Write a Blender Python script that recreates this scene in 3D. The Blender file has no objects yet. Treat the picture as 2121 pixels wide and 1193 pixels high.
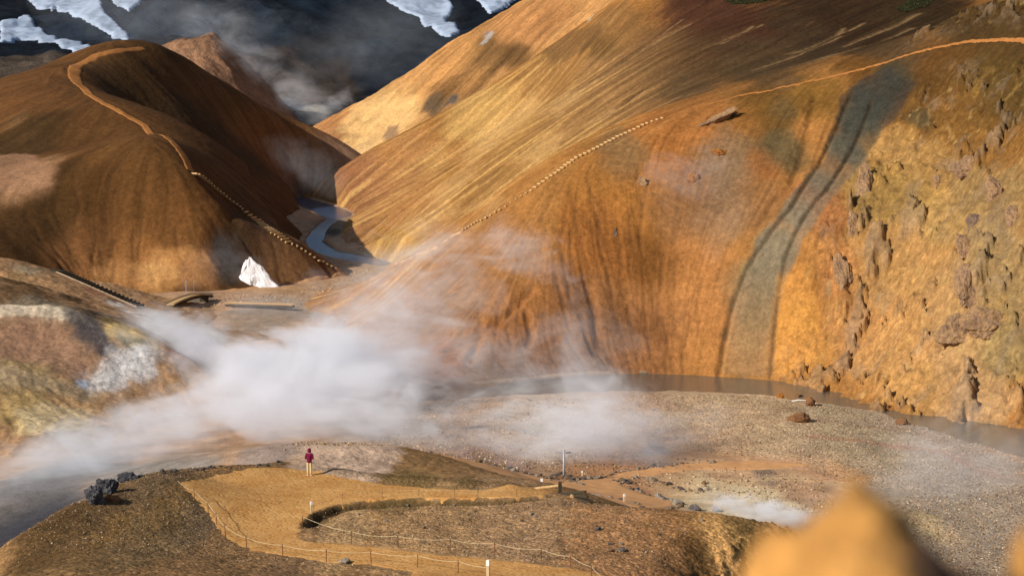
import bpy, math, random, time
import numpy as np
T0 = time.time()
random.seed(7)
rng = np.random.default_rng(11)
R = math.radians
S = bpy.context.scene
col = S.collection

# ------------------------------------------------------------------ camera, sky, sun, exposure
FPX, CX, CY, V0 = 3958.0, 1060.5, 596.5, 200.0          # focal length in photo pixels, image centre, horizon row
PITCH = math.atan((CY - V0) / FPX)
ZC = 36.0                                                # eye height above the river
cam = bpy.data.cameras.new('camera')
cam.sensor_width = 36.0
cam.lens = 36.0 * FPX / 2121.0
cam.clip_start, cam.clip_end = 0.2, 6000
cam.dof.use_dof = True
cam.dof.focus_distance = 170.0
cam.dof.aperture_fstop = 1.5
camo = bpy.data.objects.new('camera', cam)
camo.location = (0, 0, ZC)
camo.rotation_euler = (math.pi / 2 - PITCH, 0, 0)
col.objects.link(camo)
S.camera = camo

SUN_EL = R(29)
SUN_TRAVEL = np.array([0.84, 0.54]); SUN_TRAVEL /= np.linalg.norm(SUN_TRAVEL)
SUN_AZ = math.atan2(-SUN_TRAVEL[0], -SUN_TRAVEL[1])      # towards the sun, clockwise from +Y
W = bpy.data.worlds.new('World'); S.world = W; W.use_nodes = True
nt = W.node_tree
bg = nt.nodes['Background']
sky = nt.nodes.new('ShaderNodeTexSky')
sky.sky_type = 'NISHITA'; sky.sun_disc = False
sky.sun_elevation = SUN_EL; sky.sun_rotation = SUN_AZ
nt.links.new(sky.outputs[0], bg.inputs[0])
bg.inputs[1].default_value = 0.08
sun = bpy.data.lights.new('sun', 'SUN'); sun.energy = 4.9; sun.angle = R(0.5); sun.color = (1.0, 0.945, 0.865)
suno = bpy.data.objects.new('sun', sun)
suno.rotation_euler = (math.pi / 2 - SUN_EL, 0, math.atan2(SUN_TRAVEL[1], SUN_TRAVEL[0]) - math.pi / 2)
col.objects.link(suno)
S.view_settings.view_transform = 'Standard'; S.view_settings.look = 'None'
S.view_settings.exposure = 0.0; S.view_settings.gamma = 1.0
S.render.engine = 'CYCLES'
S.cycles.volume_bounces = 6
S.cycles.max_bounces = 8
S.cycles.volume_step_rate = 0.5
S.cycles.volume_max_steps = 256

# ------------------------------------------------------------------ numbers: rays, noise, splines
cp, sp = math.cos(PITCH), math.sin(PITCH)
def ray(u, v):
    a = (np.asarray(u, float) - CX) / FPX; b = -(np.asarray(v, float) - CY) / FPX
    dy = cp + b * sp; dz = -sp + b * cp
    return a / dy, dz / dy                                # x and z per metre of y
def P(u, v, d):
    x, z = ray(u, v)
    return (float(x * d), float(d), float(ZC + z * d))
def proj(x, y, z):
    z = z - ZC
    f = y * cp - z * sp; up = y * sp + z * cp
    return CX + FPX * x / f, CY - FPX * up / f

def pn(x, y, seed=0):
    xf = np.floor(x); yf = np.floor(y)
    xi = xf.astype(np.int64); yi = yf.astype(np.int64)
    fx = (x - xf).astype(np.float32); fy = (y - yf).astype(np.float32)
    def g(ix, iy, dx, dy):
        h = (ix * 374761393 + iy * 668265263 + seed * 974711) & 0xffffffff
        h = ((h ^ (h >> 13)) * 1274126177) & 0xffffffff
        a = ((h >> 9) & 4095).astype(np.float32) * np.float32(2 * math.pi / 4096)
        return np.cos(a) * dx + np.sin(a) * dy
    w = lambda t: t * t * t * (t * (t * 6 - 15) + 10)
    sx, sy = w(fx), w(fy)
    a = g(xi, yi, fx, fy); b = g(xi + 1, yi, fx - 1, fy)
    c = g(xi, yi + 1, fx, fy - 1); d = g(xi + 1, yi + 1, fx - 1, fy - 1)
    return ((a + (b - a) * sx) * (1 - sy) + (c + (d - c) * sx) * sy) * 1.5
def fbm(x, y, octv=4, seed=0, rough=0.5, ridged=False):
    s = 0; a = 1; t = 0
    for i in range(octv):
        n = pn(x, y, seed + 17 * i)
        if ridged: n = 1 - 2 * np.abs(n)
        s = s + a * n; t += a; a *= rough; x = x * 2.03 + 5.1; y = y * 2.03 - 3.7
    return s / t
def smooth(a, b, x):
    t = np.clip((x - a) / (b - a), 0, 1); return t * t * (3 - 2 * t)

class TPS:
    def __init__(s, pts, lam=0.02, L=50.0):
        p = np.array(pts, float); s.c = p[:, :2] / L; s.L = L; n = len(p)
        K = s.k(s.c, s.c) + lam * np.eye(n)
        Q = np.c_[np.ones(n), s.c]
        A = np.zeros((n + 3, n + 3)); A[:n, :n] = K; A[:n, n:] = Q; A[n:, :n] = Q.T
        w = np.linalg.solve(A, np.r_[p[:, 2], 0, 0, 0]); s.w = w[:n]; s.a = w[n:]
    def k(s, a, b):
        r2 = ((a[:, None, :] - b[None]) ** 2).sum(2)
        return 0.5 * r2 * np.log(r2 + 1e-9)
    def __call__(s, x, y):
        q = np.c_[np.ravel(x), np.ravel(y)] / s.L; o = np.empty(len(q))
        for i in range(0, len(q), 20000):
            b = q[i:i + 20000]; o[i:i + 20000] = s.k(b, s.c) @ s.w + s.a[0] + b @ s.a[1:]
        return o.reshape(np.shape(x))

def bil(xs, ys, F, x, y):
    """sample grid F[iy, ix] on the lines xs, ys"""
    x = np.clip(x, xs[0], xs[-1] - 1e-6); y = np.clip(y, ys[0], ys[-1] - 1e-6)
    i = np.clip(np.searchsorted(xs, x, side='right') - 1, 0, len(xs) - 2)
    j = np.clip(np.searchsorted(ys, y, side='right') - 1, 0, len(ys) - 2)
    a = (x - xs[i]) / (xs[i + 1] - xs[i]); b = (y - ys[j]) / (ys[j + 1] - ys[j])
    return (F[j, i] * (1 - a) + F[j, i + 1] * a) * (1 - b) + (F[j + 1, i] * (1 - a) + F[j + 1, i + 1] * a) * b

def lines(*seg):
    out = [seg[0]]
    for end, step in seg[1:]:
        n = max(1, int(round((end - out[-1]) / step)))
        out += list(np.linspace(out[-1], end, n + 1)[1:])
    return np.array(out)

def lic(F, di, dj, L, both=True):
    ny, nx = F.shape
    acc = F.copy(); n = 1
    J, I = np.mgrid[0:ny, 0:nx]
    for sgn in ((1, -1) if both else (-1,)):
        x = I.astype(np.float32); y = J.astype(np.float32)
        for k in range(L):
            xi = np.clip(x + 0.5, 0, nx - 1).astype(np.int32); yi = np.clip(y + 0.5, 0, ny - 1).astype(np.int32)
            x = x + sgn * di[yi, xi]; y = y + sgn * dj[yi, xi]
            xi = np.clip(x + 0.5, 0, nx - 1).astype(np.int32); yi = np.clip(y + 0.5, 0, ny - 1).astype(np.int32)
            acc = acc + F[yi, xi]; n += 1
    return acc / n

def polysd(poly, x, y):
    """signed distance to a polygon, positive inside"""
    p = np.array(poly, float); q = np.roll(p, -1, 0)
    d = np.full(np.shape(x), 1e9); ins = np.zeros(np.shape(x), bool)
    for (ax, ay), (bx, by) in zip(p, q):
        ex, ey = bx - ax, by - ay
        t = np.clip(((x - ax) * ex + (y - ay) * ey) / (ex * ex + ey * ey + 1e-12), 0, 1)
        d = np.minimum(d, (x - ax - t * ex) ** 2 + (y - ay - t * ey) ** 2)
        c = ((ay > y) != (by > y)) & (x < (bx - ax) * (y - ay) / (by - ay + 1e-12) + ax)
        ins ^= c
    d = np.sqrt(d)
    return np.where(ins, d, -d)
def linesd(pl, x, y):
    p = np.array(pl, float); d = np.full(np.shape(x), 1e9)
    for (ax, ay), (bx, by) in zip(p[:-1, :2], p[1:, :2]):
        ex, ey = bx - ax, by - ay
        t = np.clip(((x - ax) * ex + (y - ay) * ey) / (ex * ex + ey * ey + 1e-12), 0, 1)
        d = np.minimum(d, (x - ax - t * ex) ** 2 + (y - ay - t * ey) ** 2)
    return np.sqrt(d)

def lin(c):
    c = np.asarray(c, float) / 255.0
    return np.where(c <= 0.04045, c / 12.92, ((c + 0.055) / 1.055) ** 2.4)

# ------------------------------------------------------------------ terrain sheets
class Land:
    sat = 0.9
    def __init__(s, name, fields, xs, ys, lam=0.02, L=50.0, blend=0.0):
        s.name, s.xs, s.ys = name, xs, ys
        cx = np.linspace(xs[0], xs[-1], 150); cy = np.linspace(ys[0], ys[-1], 240)
        GX, GY = np.meshgrid(cx, cy)
        G = None
        for pts in fields:
            w = [q[1:] if q[0] == 'w' else P(*q) for q in pts]
            z = TPS(w, lam, L)(GX, GY)
            if G is None: G = z
            elif blend: 
                h = np.clip(0.5 + 0.5 * (z - G) / blend, 0, 1); G = G * (1 - h) + z * h + blend * h * (1 - h)
            else: G = np.maximum(G, z)
        s.X, s.Y = np.meshgrid(xs, ys)
        s.Z = bil(cx, cy, G, s.X, s.Y)
        s.flow()
    def flow(s):
        gy, gx = np.gradient(s.Z, s.ys, s.xs)
        s.slope = np.hypot(gx, gy)
        dx = np.gradient(s.xs)[None, :]; dy = np.gradient(s.ys)[:, None]
        m = np.minimum(dx, dy)
        n = np.maximum(s.slope, 1e-5)
        s.di = (-gx / n * m / dx).astype(np.float32); s.dj = (-gy / n * m / dy).astype(np.float32)
    def streaks(s, L, seed, scale, octv=3):
        return lic(fbm(s.X * scale, s.Y * scale, octv, seed).astype(np.float32), s.di, s.dj, L)
    def z(s, x, y): return bil(s.xs, s.ys, s.Z, x, y)
    def hit(s, u, v, far=None, n=1500):
        u = np.atleast_1d(np.asarray(u, float)); v = np.atleast_1d(np.asarray(v, float))
        rx, rz = ray(u, v)
        t = np.linspace(s.ys[0], far or s.ys[-1], n)
        x = rx[:, None] * t; z = ZC + rz[:, None] * t
        ok = (x >= s.xs[0]) & (x <= s.xs[-1])
        below = (s.z(x, np.broadcast_to(t, x.shape)) - z >= 0) & ok
        k = np.argmax(below, 1); got = below.any(1)
        k = np.where(got, k, n - 1)
        lo = t[np.maximum(k - 1, 0)]; hi = t[k]
        for _ in range(14):
            m = 0.5 * (lo + hi); b = s.z(rx * m, m) >= ZC + rz * m
            hi = np.where(b, m, hi); lo = np.where(b, lo, m)
        return np.c_[rx * hi, hi, s.z(rx * hi, hi)], got
    def poly(s, pix): return s.hit([p[0] for p in pix], [p[1] for p in pix])[0]
    def paint(s, blobs, base, warp=0.5, wscale=0.15, ky=0.3, seed=0, w0=0.03, sharp=1.5):
        nx = pn(s.X * wscale, s.Y * wscale, seed + 5) + 0.5 * pn(s.X * wscale * 2.7, s.Y * wscale * 2.7, seed + 6) + 0.3 * pn(s.X * wscale * 7, s.Y * wscale * 7, seed + 8)
        ny = pn(s.X * wscale, s.Y * wscale, seed + 7) + 0.5 * pn(s.X * wscale * 2.7, s.Y * wscale * 2.7, seed + 9) + 0.3 * pn(s.X * wscale * 7, s.Y * wscale * 7, seed + 10)
        p, got = s.hit([b[0] for b in blobs], [b[1] for b in blobs])
        acc = np.zeros(s.X.shape + (3,), np.float32) + w0 * lin(base).astype(np.float32); tw = np.full(s.X.shape, w0, np.float32)
        for q, g, b in zip(p, got, blobs):
            if not g: print('  miss', s.name, b[:2]); continue
            r = b[2] * q[1] / FPX
            R2 = 3.2 * r; ky_ = b[5] if len(b) > 5 else ky
            i0, i1 = np.searchsorted(s.xs, [q[0] - R2, q[0] + R2]); j0, j1 = np.searchsorted(s.ys, [q[1] - R2 / ky_, q[1] + R2 / ky_])
            sl = (slice(j0, j1), slice(i0, i1))
            if i1 <= i0 or j1 <= j0: continue
            a = (s.X[sl] - q[0] + warp * r * nx[sl]) ** 2 + (s.Z[sl] - q[2] + warp * r * ny[sl]) ** 2 + (ky_ * (s.Y[sl] - q[1])) ** 2
            w = np.exp(-(a / (r * r)) ** sharp).astype(np.float32) * (b[4] if len(b) > 4 else 1.0)
            acc[sl] += w[..., None] * lin(b[3]).astype(np.float32); tw[sl] += w
        s.C = acc / tw[..., None]
    def build(s, mat, grav=None, marg=(260, 340), kind='structure'):
        u, v = proj(s.X, np.maximum(s.Y, 1), s.Z)
        keep = (u > -marg[0] - 600) & (u < 2121 + marg[0] + 600) & (s.Y > 0)
        k = keep[:-1, :-1] & keep[1:, :-1] & keep[:-1, 1:] & keep[1:, 1:]
        ny, nx = s.X.shape
        idx = np.arange(ny * nx).reshape(ny, nx)
        f = np.stack([idx[:-1, :-1], idx[:-1, 1:], idx[1:, 1:], idx[1:, :-1]], -1)[k]
        used = np.zeros(ny * nx, bool); used[f.ravel()] = True
        remap = np.cumsum(used) - 1
        V = np.stack([s.X.ravel(), s.Y.ravel(), s.Z.ravel()], 1)[used]
        o = mesh_np(s.name, V, remap[f], mat, smooth_=True)
        c = s.C.reshape(-1, 3)[used]; g = c @ np.array([0.3, 0.59, 0.11]); attr(o.data, 'albedo', c * s.sat + (1 - s.sat) * g[:, None])
        g = np.zeros((ny, nx)) if grav is None else grav
        ga = o.data.attributes.new('gravel', 'FLOAT', 'POINT'); ga.data.foreach_set('value', g.ravel()[used].astype(np.float32))
        if kind: o['kind'] = kind
        print(s.name, len(V), round(time.time() - T0, 1)); return o

def attr(me, name, c):
    a = me.color_attributes.new(name, 'FLOAT_COLOR', 'POINT')
    a.data.foreach_set('color', np.c_[np.clip(c, 0, 1), np.ones(len(c))].astype(np.float32).ravel())

def mesh_np(name, V, F, mat, parent=None, smooth_=False, link=True):
    V = np.asarray(V, np.float32); F = np.asarray(F, np.int32)
    me = bpy.data.meshes.new(name)
    me.vertices.add(len(V)); me.vertices.foreach_set('co', V.ravel())
    n, k = F.shape
    me.loops.add(n * k); me.loops.foreach_set('vertex_index', F.ravel())
    me.polygons.add(n); me.polygons.foreach_set('loop_start', np.arange(0, n * k, k, dtype=np.int32))
    me.polygons.foreach_set('loop_total', np.full(n, k, np.int32))
    if smooth_: me.polygons.foreach_set('use_smooth', np.ones(n, bool))
    me.update(calc_edges=True)
    if mat: me.materials.append(mat)
    o = bpy.data.objects.new(name, me)
    if link: col.objects.link(o)
    if parent: o.parent = parent
    return o

# ------------------------------------------------------------------ materials
def mat(name, build):
    m = bpy.data.materials.new(name); m.use_nodes = True
    t = m.node_tree; build(t, t.nodes, t.links, t.nodes['Principled BSDF']); return m
def nz(N, L, vec, scale, detail=6, rough=0.6, dist=0.0):
    n = N.new('ShaderNodeTexNoise'); n.inputs['Scale'].default_value = scale; n.inputs['Detail'].default_value = detail
    n.inputs['Roughness'].default_value = rough; n.inputs['Distortion'].default_value = dist
    if vec is not None: L.new(vec, n.inputs['Vector'])
    return n
def mth(N, L, op, a, b=None, c=None, clamp=False):
    n = N.new('ShaderNodeMath'); n.operation = op; n.use_clamp = clamp
    for i, v in enumerate((a, b, c)):
        if v is None: continue
        if isinstance(v, (int, float)): n.inputs[i].default_value = v
        else: L.new(v, n.inputs[i])
    return n.outputs[0]
def mrange(N, L, v, a, b, c, d):
    n = N.new('ShaderNodeMapRange'); L.new(v, n.inputs['Value'])
    for k, q in zip(('From Min', 'From Max', 'To Min', 'To Max'), (a, b, c, d)): n.inputs[k].default_value = q
    return n.outputs[0]
def mixc(N, L, fac, a, b, mode='MIX'):
    n = N.new('ShaderNodeMix'); n.data_type = 'RGBA'; n.blend_type = mode
    for k, v in ((0, fac), (6, a), (7, b)):
        if isinstance(v, (int, float)): n.inputs[k].default_value = v
        elif isinstance(v, (tuple, list)): n.inputs[k].default_value = (*v, 1) if len(v) == 3 else v
        else: L.new(v, n.inputs[k])
    return n.outputs[2]
def scalec(N, L, c, f):
    n = N.new('ShaderNodeVectorMath'); n.operation = 'SCALE'; L.new(c, n.inputs[0]); L.new(f, n.inputs['Scale']); return n.outputs[0]
def bump(N, L, h, strength, dist, bs, normal=None):
    n = N.new('ShaderNodeBump'); n.inputs['Strength'].default_value = strength; n.inputs['Distance'].default_value = dist
    L.new(h, n.inputs['Height'])
    if normal is not None: L.new(normal, n.inputs['Normal'])
    if bs is not None: L.new(n.outputs[0], bs.inputs['Normal'])
    return n.outputs[0]

KALB = 0.9
def earth(name, fine=1.5, mid=3.2, midc=0.2, stone=3.0, bstr=0.5, bdist=0.15, contrast=0.35, gcontrast=0.75, stonew=1.0):
    def b(t, N, L, bs):
        tc = N.new('ShaderNodeTexCoord').outputs['Object']
        at = N.new('ShaderNodeAttribute'); at.attribute_name = 'albedo'
        ag = N.new('ShaderNodeAttribute'); ag.attribute_name = 'gravel'
        n1 = nz(N, L, tc, fine, 9, 0.68)
        n2 = nz(N, L, tc, fine * 0.13, 5, 0.6)
        n3 = nz(N, L, tc, mid, 4, 0.75)
        n4 = nz(N, L, tc, mid * 3.1, 3, 0.7)
        f3 = mth(N, L, 'MULTIPLY', mrange(N, L, n3.outputs[0], 0.32, 0.68, 1 - midc, 1 + midc), mrange(N, L, n4.outputs[0], 0.32, 0.68, 1 - midc * 0.7, 1 + midc * 0.7))
        f1 = mrange(N, L, n1.outputs[0], 0.3, 0.7, 1 - contrast, 1 + contrast)
        f2 = mrange(N, L, n2.outputs[0], 0.3, 0.7, 0.85, 1.15)
        vo = N.new('ShaderNodeTexVoronoi'); vo.inputs['Scale'].default_value = stone; L.new(tc, vo.inputs['Vector'])
        vo2 = N.new('ShaderNodeTexVoronoi'); vo2.inputs['Scale'].default_value = stone * 2.7; L.new(tc, vo2.inputs['Vector'])
        sx = N.new('ShaderNodeSeparateColor'); L.new(vo.outputs['Color'], sx.inputs[0])
        sx2 = N.new('ShaderNodeSeparateColor'); L.new(vo2.outputs['Color'], sx2.inputs[0])
        r = mth(N, L, 'ADD', mth(N, L, 'POWER', sx.outputs[0], 2.5), mth(N, L, 'POWER', sx2.outputs[0], 3.0))
        gs = mrange(N, L, r, 0, 1.6, 1 - gcontrast * 0.55, 1 + gcontrast)
        gsm = mth(N, L, 'ADD', 1.0, mth(N, L, 'MULTIPLY', ag.outputs['Fac'], mth(N, L, 'SUBTRACT', gs, 1.0)))
        f = mth(N, L, 'MULTIPLY', mth(N, L, 'MULTIPLY', mth(N, L, 'MULTIPLY', f1, f3), f2), mth(N, L, 'MULTIPLY', gsm, KALB))
        L.new(scalec(N, L, at.outputs['Color'], f), bs.inputs['Base Color'])
        bs.inputs['Roughness'].default_value = 0.95
        bs.inputs['Specular IOR Level'].default_value = 0.06
        inv = mth(N, L, 'MULTIPLY', ag.outputs['Fac'], mth(N, L, 'SUBTRACT', 1.0, vo.outputs['Distance']))
        h = mth(N, L, 'ADD', mth(N, L, 'ADD', n1.outputs[0], mth(N, L, 'MULTIPLY', n3.outputs[0], 0.35)), mth(N, L, 'MULTIPLY', inv, 1.2))
        bump(N, L, h, bstr, bdist, bs)
    return mat(name, b)
M_hill = earth('dry_hill_soil', 1.1, 3.0, 0.17, 1.6, 0.6, 0.28, 0.28)
M_val = earth('valley_gravel', 1.6, 5.0, 0.18, 3.6, 0.6, 0.12, 0.2, 0.36)
M_near = earth('ridge_soil', 3.0, 8.0, 0.2, 5.0, 0.6, 0.1, 0.28, 0.7)
M_far = earth('mountain_scree', 0.12, 0.5, 0.2, 0.2, 0.6, 4.0, 0.3)

# ------------------------------------------------------------------ the land
w = lambda x, y, z: ('w', x, y, ZC + z)
# right mountain: cliff above the river, spur with the stairs, the long slope behind it
RM = Land('right_mountain', [[
    # foot of the slope along the river and the stream
    (2121,875,204),(2000,855,209),(1900,835,215),(1750,800,229),(1600,775,240),(1400,767,243),(1280,770,242),(1150,780,237),(1000,795,229),(900,800,226),
    (800,780,238),(700,700,272),(625,640,303),(640,605,326),(700,590,338),
    w(60,185,-40),w(30,205,-40),w(0,208,-39),w(-30,220,-39),w(-45,270,-38),w(-48,320,-37),
    # spur crest
    (2300,80,240),(2121,80,258),(2000,85,268),(1900,105,276),(1750,150,281),(1640,175,284),(1500,205,287),(1370,245,284),(1230,315,275),(1100,395,267),(1000,460,269),(940,490,276),(880,515,295),(830,545,322),(770,578,322),
    # face
    (1400,500,257),(1700,500,246),(2000,500,229),(2121,500,222),(1150,600,249),(900,620,255),(1000,640,248),(1550,500,252),(1550,650,245),(1800,680,238),(2050,700,216),(760,640,290),(1300,650,249),(1250,480,258),(2121,250,243),(1850,300,262),
    # slope behind the spur
    (1000,440,332),(1150,350,332),(1300,265,335),(1400,212,340),(1550,170,335),(1750,128,335),(2000,72,320),(2121,60,310),
    (900,400,400),(1000,300,430),(1200,200,420),(1400,100,400),(1700,60,380),(2121,30,350),(1300,0,470),(1500,-40,460),(1700,-60,450),(2121,-120,430),
    (720,436,452),(790,500,400),(850,500,372),(760,592,322),w(-45.2,470,-29.5),w(-52,490,-28.5),(705,488,408),(725,520,388),(706,468,425),(738,440,452),(790,528,372),w(-27.3,360,-34.2),w(-29.7,352,-34.2),w(-27,340,-34),w(-50,455,-33),w(-66,508,-34),w(-50,420,-36),w(-42,390,-37),w(-70,540,-32),(640,398,490),(745,322,505),(870,262,505),(1000,195,500),(1150,100,500),(1280,0,520),(1100,230,470),
    # the far side of the fold falls away
    w(-60,590,-27),w(-44,540,-22),w(-38,575,-19),w(-22,560,-10),w(0,550,2),w(20,560,15),
]], lines(-62, (112, 0.22)), lines(192, (300, 0.22), (420, 0.38), (600, 0.9)), lam=0.01)
# second slope behind the fold, to the skyline
RF = Land('far_slope', [[
    (650,262,640),(700,235,640),(760,205,640),(850,150,640),(930,90,640),(1010,45,640),(1090,0,640),(1200,-70,640),
    (745,322,590),(690,290,610),(640,285,630),(870,268,585),(1000,190,590),(1150,70,590),(1200,10,600),(800,275,605),(1000,120,610),(900,200,600),
    w(-66,670,-20),w(-40,690,-10),w(-10,690,8),w(20,690,25),w(-80,640,-22),w(-90,600,-30),w(-60,570,-32),
    w(-20,560,-16),w(0,560,0),w(40,560,20),
]], lines(-95, (75, 0.5)), lines(545, (700, 0.5)), lam=0.01)
# left hill with the ridge path
LH = Land('left_hill', [[
    (300,605,322),(450,603,326),(150,590,320),(0,600,308),(-150,600,300),(540,600,330),(640,590,340),(720,572,350),(740,560,358),
    w(-70,300,-37),w(-110,290,-37),w(-40,320,-37),w(-30,345,-36),w(-25,380,-36),
    (0,540,316),(150,450,336),(300,450,338),(0,350,356),(200,300,374),(430,480,337),(443,590,327.5),(438,540,331),(432,420,345),(300,520,331),(100,540,322),
    (470,588,329.5),(480,560,335),(480,500,345),(482,450,352),(560,480,350),(540,560,341),
    (400,360,348),(385,330,353),(340,280,366),(250,230,392),(170,182,420),(150,142,445),(230,104,470),(330,98,487),(140,130,462),
    (460,405,345),(500,430,345),(600,500,346),(690,555,349),
    (0,190,420),(70,155,440),(-150,280,400),
    (250,170,455),(300,240,450),(400,250,462),(350,170,474),(500,300,484),(450,330,458),(560,370,472),(520,365,452),(600,385,490),
    (400,130,500),(500,195,518),(600,243,530),(650,268,528),(700,293,538),(745,318,530),(600,330,512),(650,350,515),(690,355,515),(560,250,512),
    (560,410,420),(600,470,384),(625,450,410),(620,398,512),w(-56,494,-29),w(-50,450,-32),w(-42,412,-34),w(-36,385,-36),w(-46,475,-31),w(-36,500,-29),
    w(-70,545,-10),w(-34,540,-24),w(-45,565,-24),w(-30,560,-30),w(-60,565,-18),w(-90,530,0),w(-110,520,0),w(-140,500,-15),w(-170,470,-15),
]], lines(-175, (-22, 0.28)), lines(292, (400, 0.28), (480, 0.4), (590, 0.8)), lam=0.006, L=50)
# pale mounds by the steam vents
MD = Land('pale_mounds', [
  [(0,625,230),(130,630,228),(230,670,225),(330,710,222),(420,745,220),(500,790,218),(-150,620,232),
   (100,720,219),(200,760,214),(0,700,219),(0,780,207),(0,850,199),(150,830,205),(0,900,192),(100,900,192),(200,880,199),(300,830,210),(400,800,216),
   w(-60,238,-27),w(-48,238,-28),w(-42,234,-31),w(-36,230,-34),w(-30,225,-37),w(-60,182,-36),w(-40,182,-36),w(-20,205,-38),w(-15,225,-39),(175,690,221),(205,720,217)],
  [(0,570,262),(100,600,258),(190,640,254),(280,672,250),(340,700,247),(420,740,244),(-150,540,268),
   (0,600,248),(100,630,244),(200,665,243),w(-70,272,-29),w(-50,270,-31),w(-40,266,-34),w(-30,262,-38),w(-60,235,-31),w(-45,235,-33),w(-35,232,-37),w(-20,245,-42)],
  [(0,540,290),(80,548,290),(190,592,289),(290,635,287),(350,658,279),(430,682,268),(560,702,256),(640,722,247),(-150,510,296),
   (0,570,275),(150,600,272),(250,645,269),(330,680,266),(450,712,262),
   w(-90,305,-32),w(-70,303,-33),w(-55,300,-35),w(-40,288,-36),w(-20,272,-38),w(-80,255,-30),w(-50,252,-34),w(-38,245,-35),w(-20,240,-37),w(-10,250,-41)],
], lines(-85, (-8, 0.2)), lines(183, (305, 0.2)), lam=0.01)
# valley floor
VF = Land('valley_floor', [[
    (1168,988,175),(1122,1010,168),(1292,1040,163),(1500,1060,158),(1700,1080,154),(2000,1150,142),(2121,1190,136),(900,955,155),(1000,985,154),(1030,960,163),
    (1650,870,206),(1400,810,226),(1500,785,236),(1200,790,232),(2121,900,196),(2121,1000,172),(1900,950,185),(900,810,222),(700,720,258),(560,920,160),(300,960,176),(0,1000,167),(0,1090,150),
    (500,640,300),(640,640,303),(740,560,358),(790,545,372),(660,480,420),(720,440,462),(590,405,508),(440,622,312),(250,615,316),(560,600,328),
    w(-70,130,-35),w(0,120,-33),w(30,120,-34),w(70,120,-34.5),w(70,60,-34.5),w(-70,60,-35.5),w(0,60,-34),w(-70,300,-35),w(-70,380,-36),w(90,220,-36),w(60,330,-38),w(100,500,-36),w(-100,600,-28),w(-20,560,-32),
]], lines(-78, (78, 0.3)), lines(58, (118, 1.5), (250, 0.27), (400, 0.6), (600, 1.5)), lam=0.02)
# near ridge with the viewing platform
NR = Land('near_ridge', [[
    (640,985,118),(450,1010,115),(560,1060,107),(500,1100,103),(620,1130,98),(900,1165,93),(1000,1190,90),(750,1020,112),(900,1025,111),(1100,1020,112.5),(1150,1014,114),
    (520,955,121.5),(370,962,118),(270,978,114),(190,1030,109),(100,1062,105),(0,1114,99),(600,968,121),
    (850,1090,102),(1100,1080,103),(1400,1100,99.5),(1250,1140,96),(1300,1050,107.5),(1500,1072,104),(1630,1083,102.5),(1200,1028,110.5),
    (1385,1175,92.3),(1510,1112,99),(1575,1095,101),(0,1193,89),(200,1150,93),(300,1080,102),(150,1110,98),(400,1150,95),(600,1193,90),(900,1000,115.5),(1000,1004,115),
    (660,958,124),(770,945,127),(700,915,131),(620,940,127),(850,975,125),
    w(-20,130,-31),w(-14,133,-30),w(-28,118,-30),w(-32,105,-32),w(-31,92,-31),w(-8,139,-28.5),w(-2,140,-29),(850,955,136),(920,966,138),(1000,987,134),w(9,122,-27),w(12,114,-29.5),w(19,108,-30),w(21,102,-31),w(10.5,91.5,-25.5),w(13.5,97,-26),w(17,101.5,-26.5),w(15,93,-29.5),w(12,87,-28),w(20,80,-30),
    w(-45,120,-38),w(-20,142,-38),w(0,142,-37),w(30,120,-38),w(40,90,-37),w(-45,90,-37),
    w(0,84,-21.8),w(-10,80,-20.8),w(0,60,-16.2),w(0,40,-11.5),w(0,20,-6.5),w(0,3,-1.8),w(0,-6,-0.8),w(-25,60,-20),w(25,55,-19),w(25,30,-10),w(-25,30,-10),w(25,0,-2),w(-25,0,-2),
]], lines(-48, (45, 0.12)), lines(-6, (60, 1.5), (84, 0.5), (138, 0.11), (144, 0.5)), lam=0.006, L=40)
# dark mountains far behind
BM = Land('back_mountain', [[
    (640,255,720),(560,230,760),(700,230,760),(700,200,800),(780,170,830),(860,120,860),(930,70,900),(1050,40,1000),(1000,-60,1100),
    (560,120,860),(600,0,1000),(520,0,960),(400,0,1000),(420,90,820),(350,-60,1000),(500,160,800),(300,120,800),(700,60,950),(800,60,980),(880,0,1050),
    (270,100,900),(100,100,850),(0,90,900),(0,190,700),(100,190,690),(60,120,800),(200,150,720),(150,30,1000),(0,0,1050),(250,0,1050),(-200,100,800),(-300,-100,1000),
    w(0,720,-15),w(80,760,0),w(150,900,40),w(-50,1300,120),w(-300,1300,140),w(200,1300,120),w(-60,690,-22),w(-160,650,-20),w(-80,660,-22),
]], lines(-420, (230, 1.6)), lines(645, (900, 1.6), (1320, 3.0)), lam=0.01, L=150)
# ------------------------------------------------------------------ relief and mineral colours, with some shade painted in
def carve(l, pix, depth, width):
    pl = l.poly(pix)
    d = linesd(pl, l.X, l.Y)
    l.Z = l.Z - depth * np.exp(-(d / width) ** 2)
    return pl
def tint(l, m, c):
    m = np.clip(m, 0, 1)[..., None]; l.C = l.C * (1 - m) + lin(c) * m
def smear(l, L, amt):
    for k in range(3):
        l.C[..., k] = l.C[..., k] * (1 - amt) + amt * lic(l.C[..., k].astype(np.float32), l.di, l.dj, L)
def chain(pix, r, c, w_=1.0): return [(u, v, r, c, w_) for u, v in pix]

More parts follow.
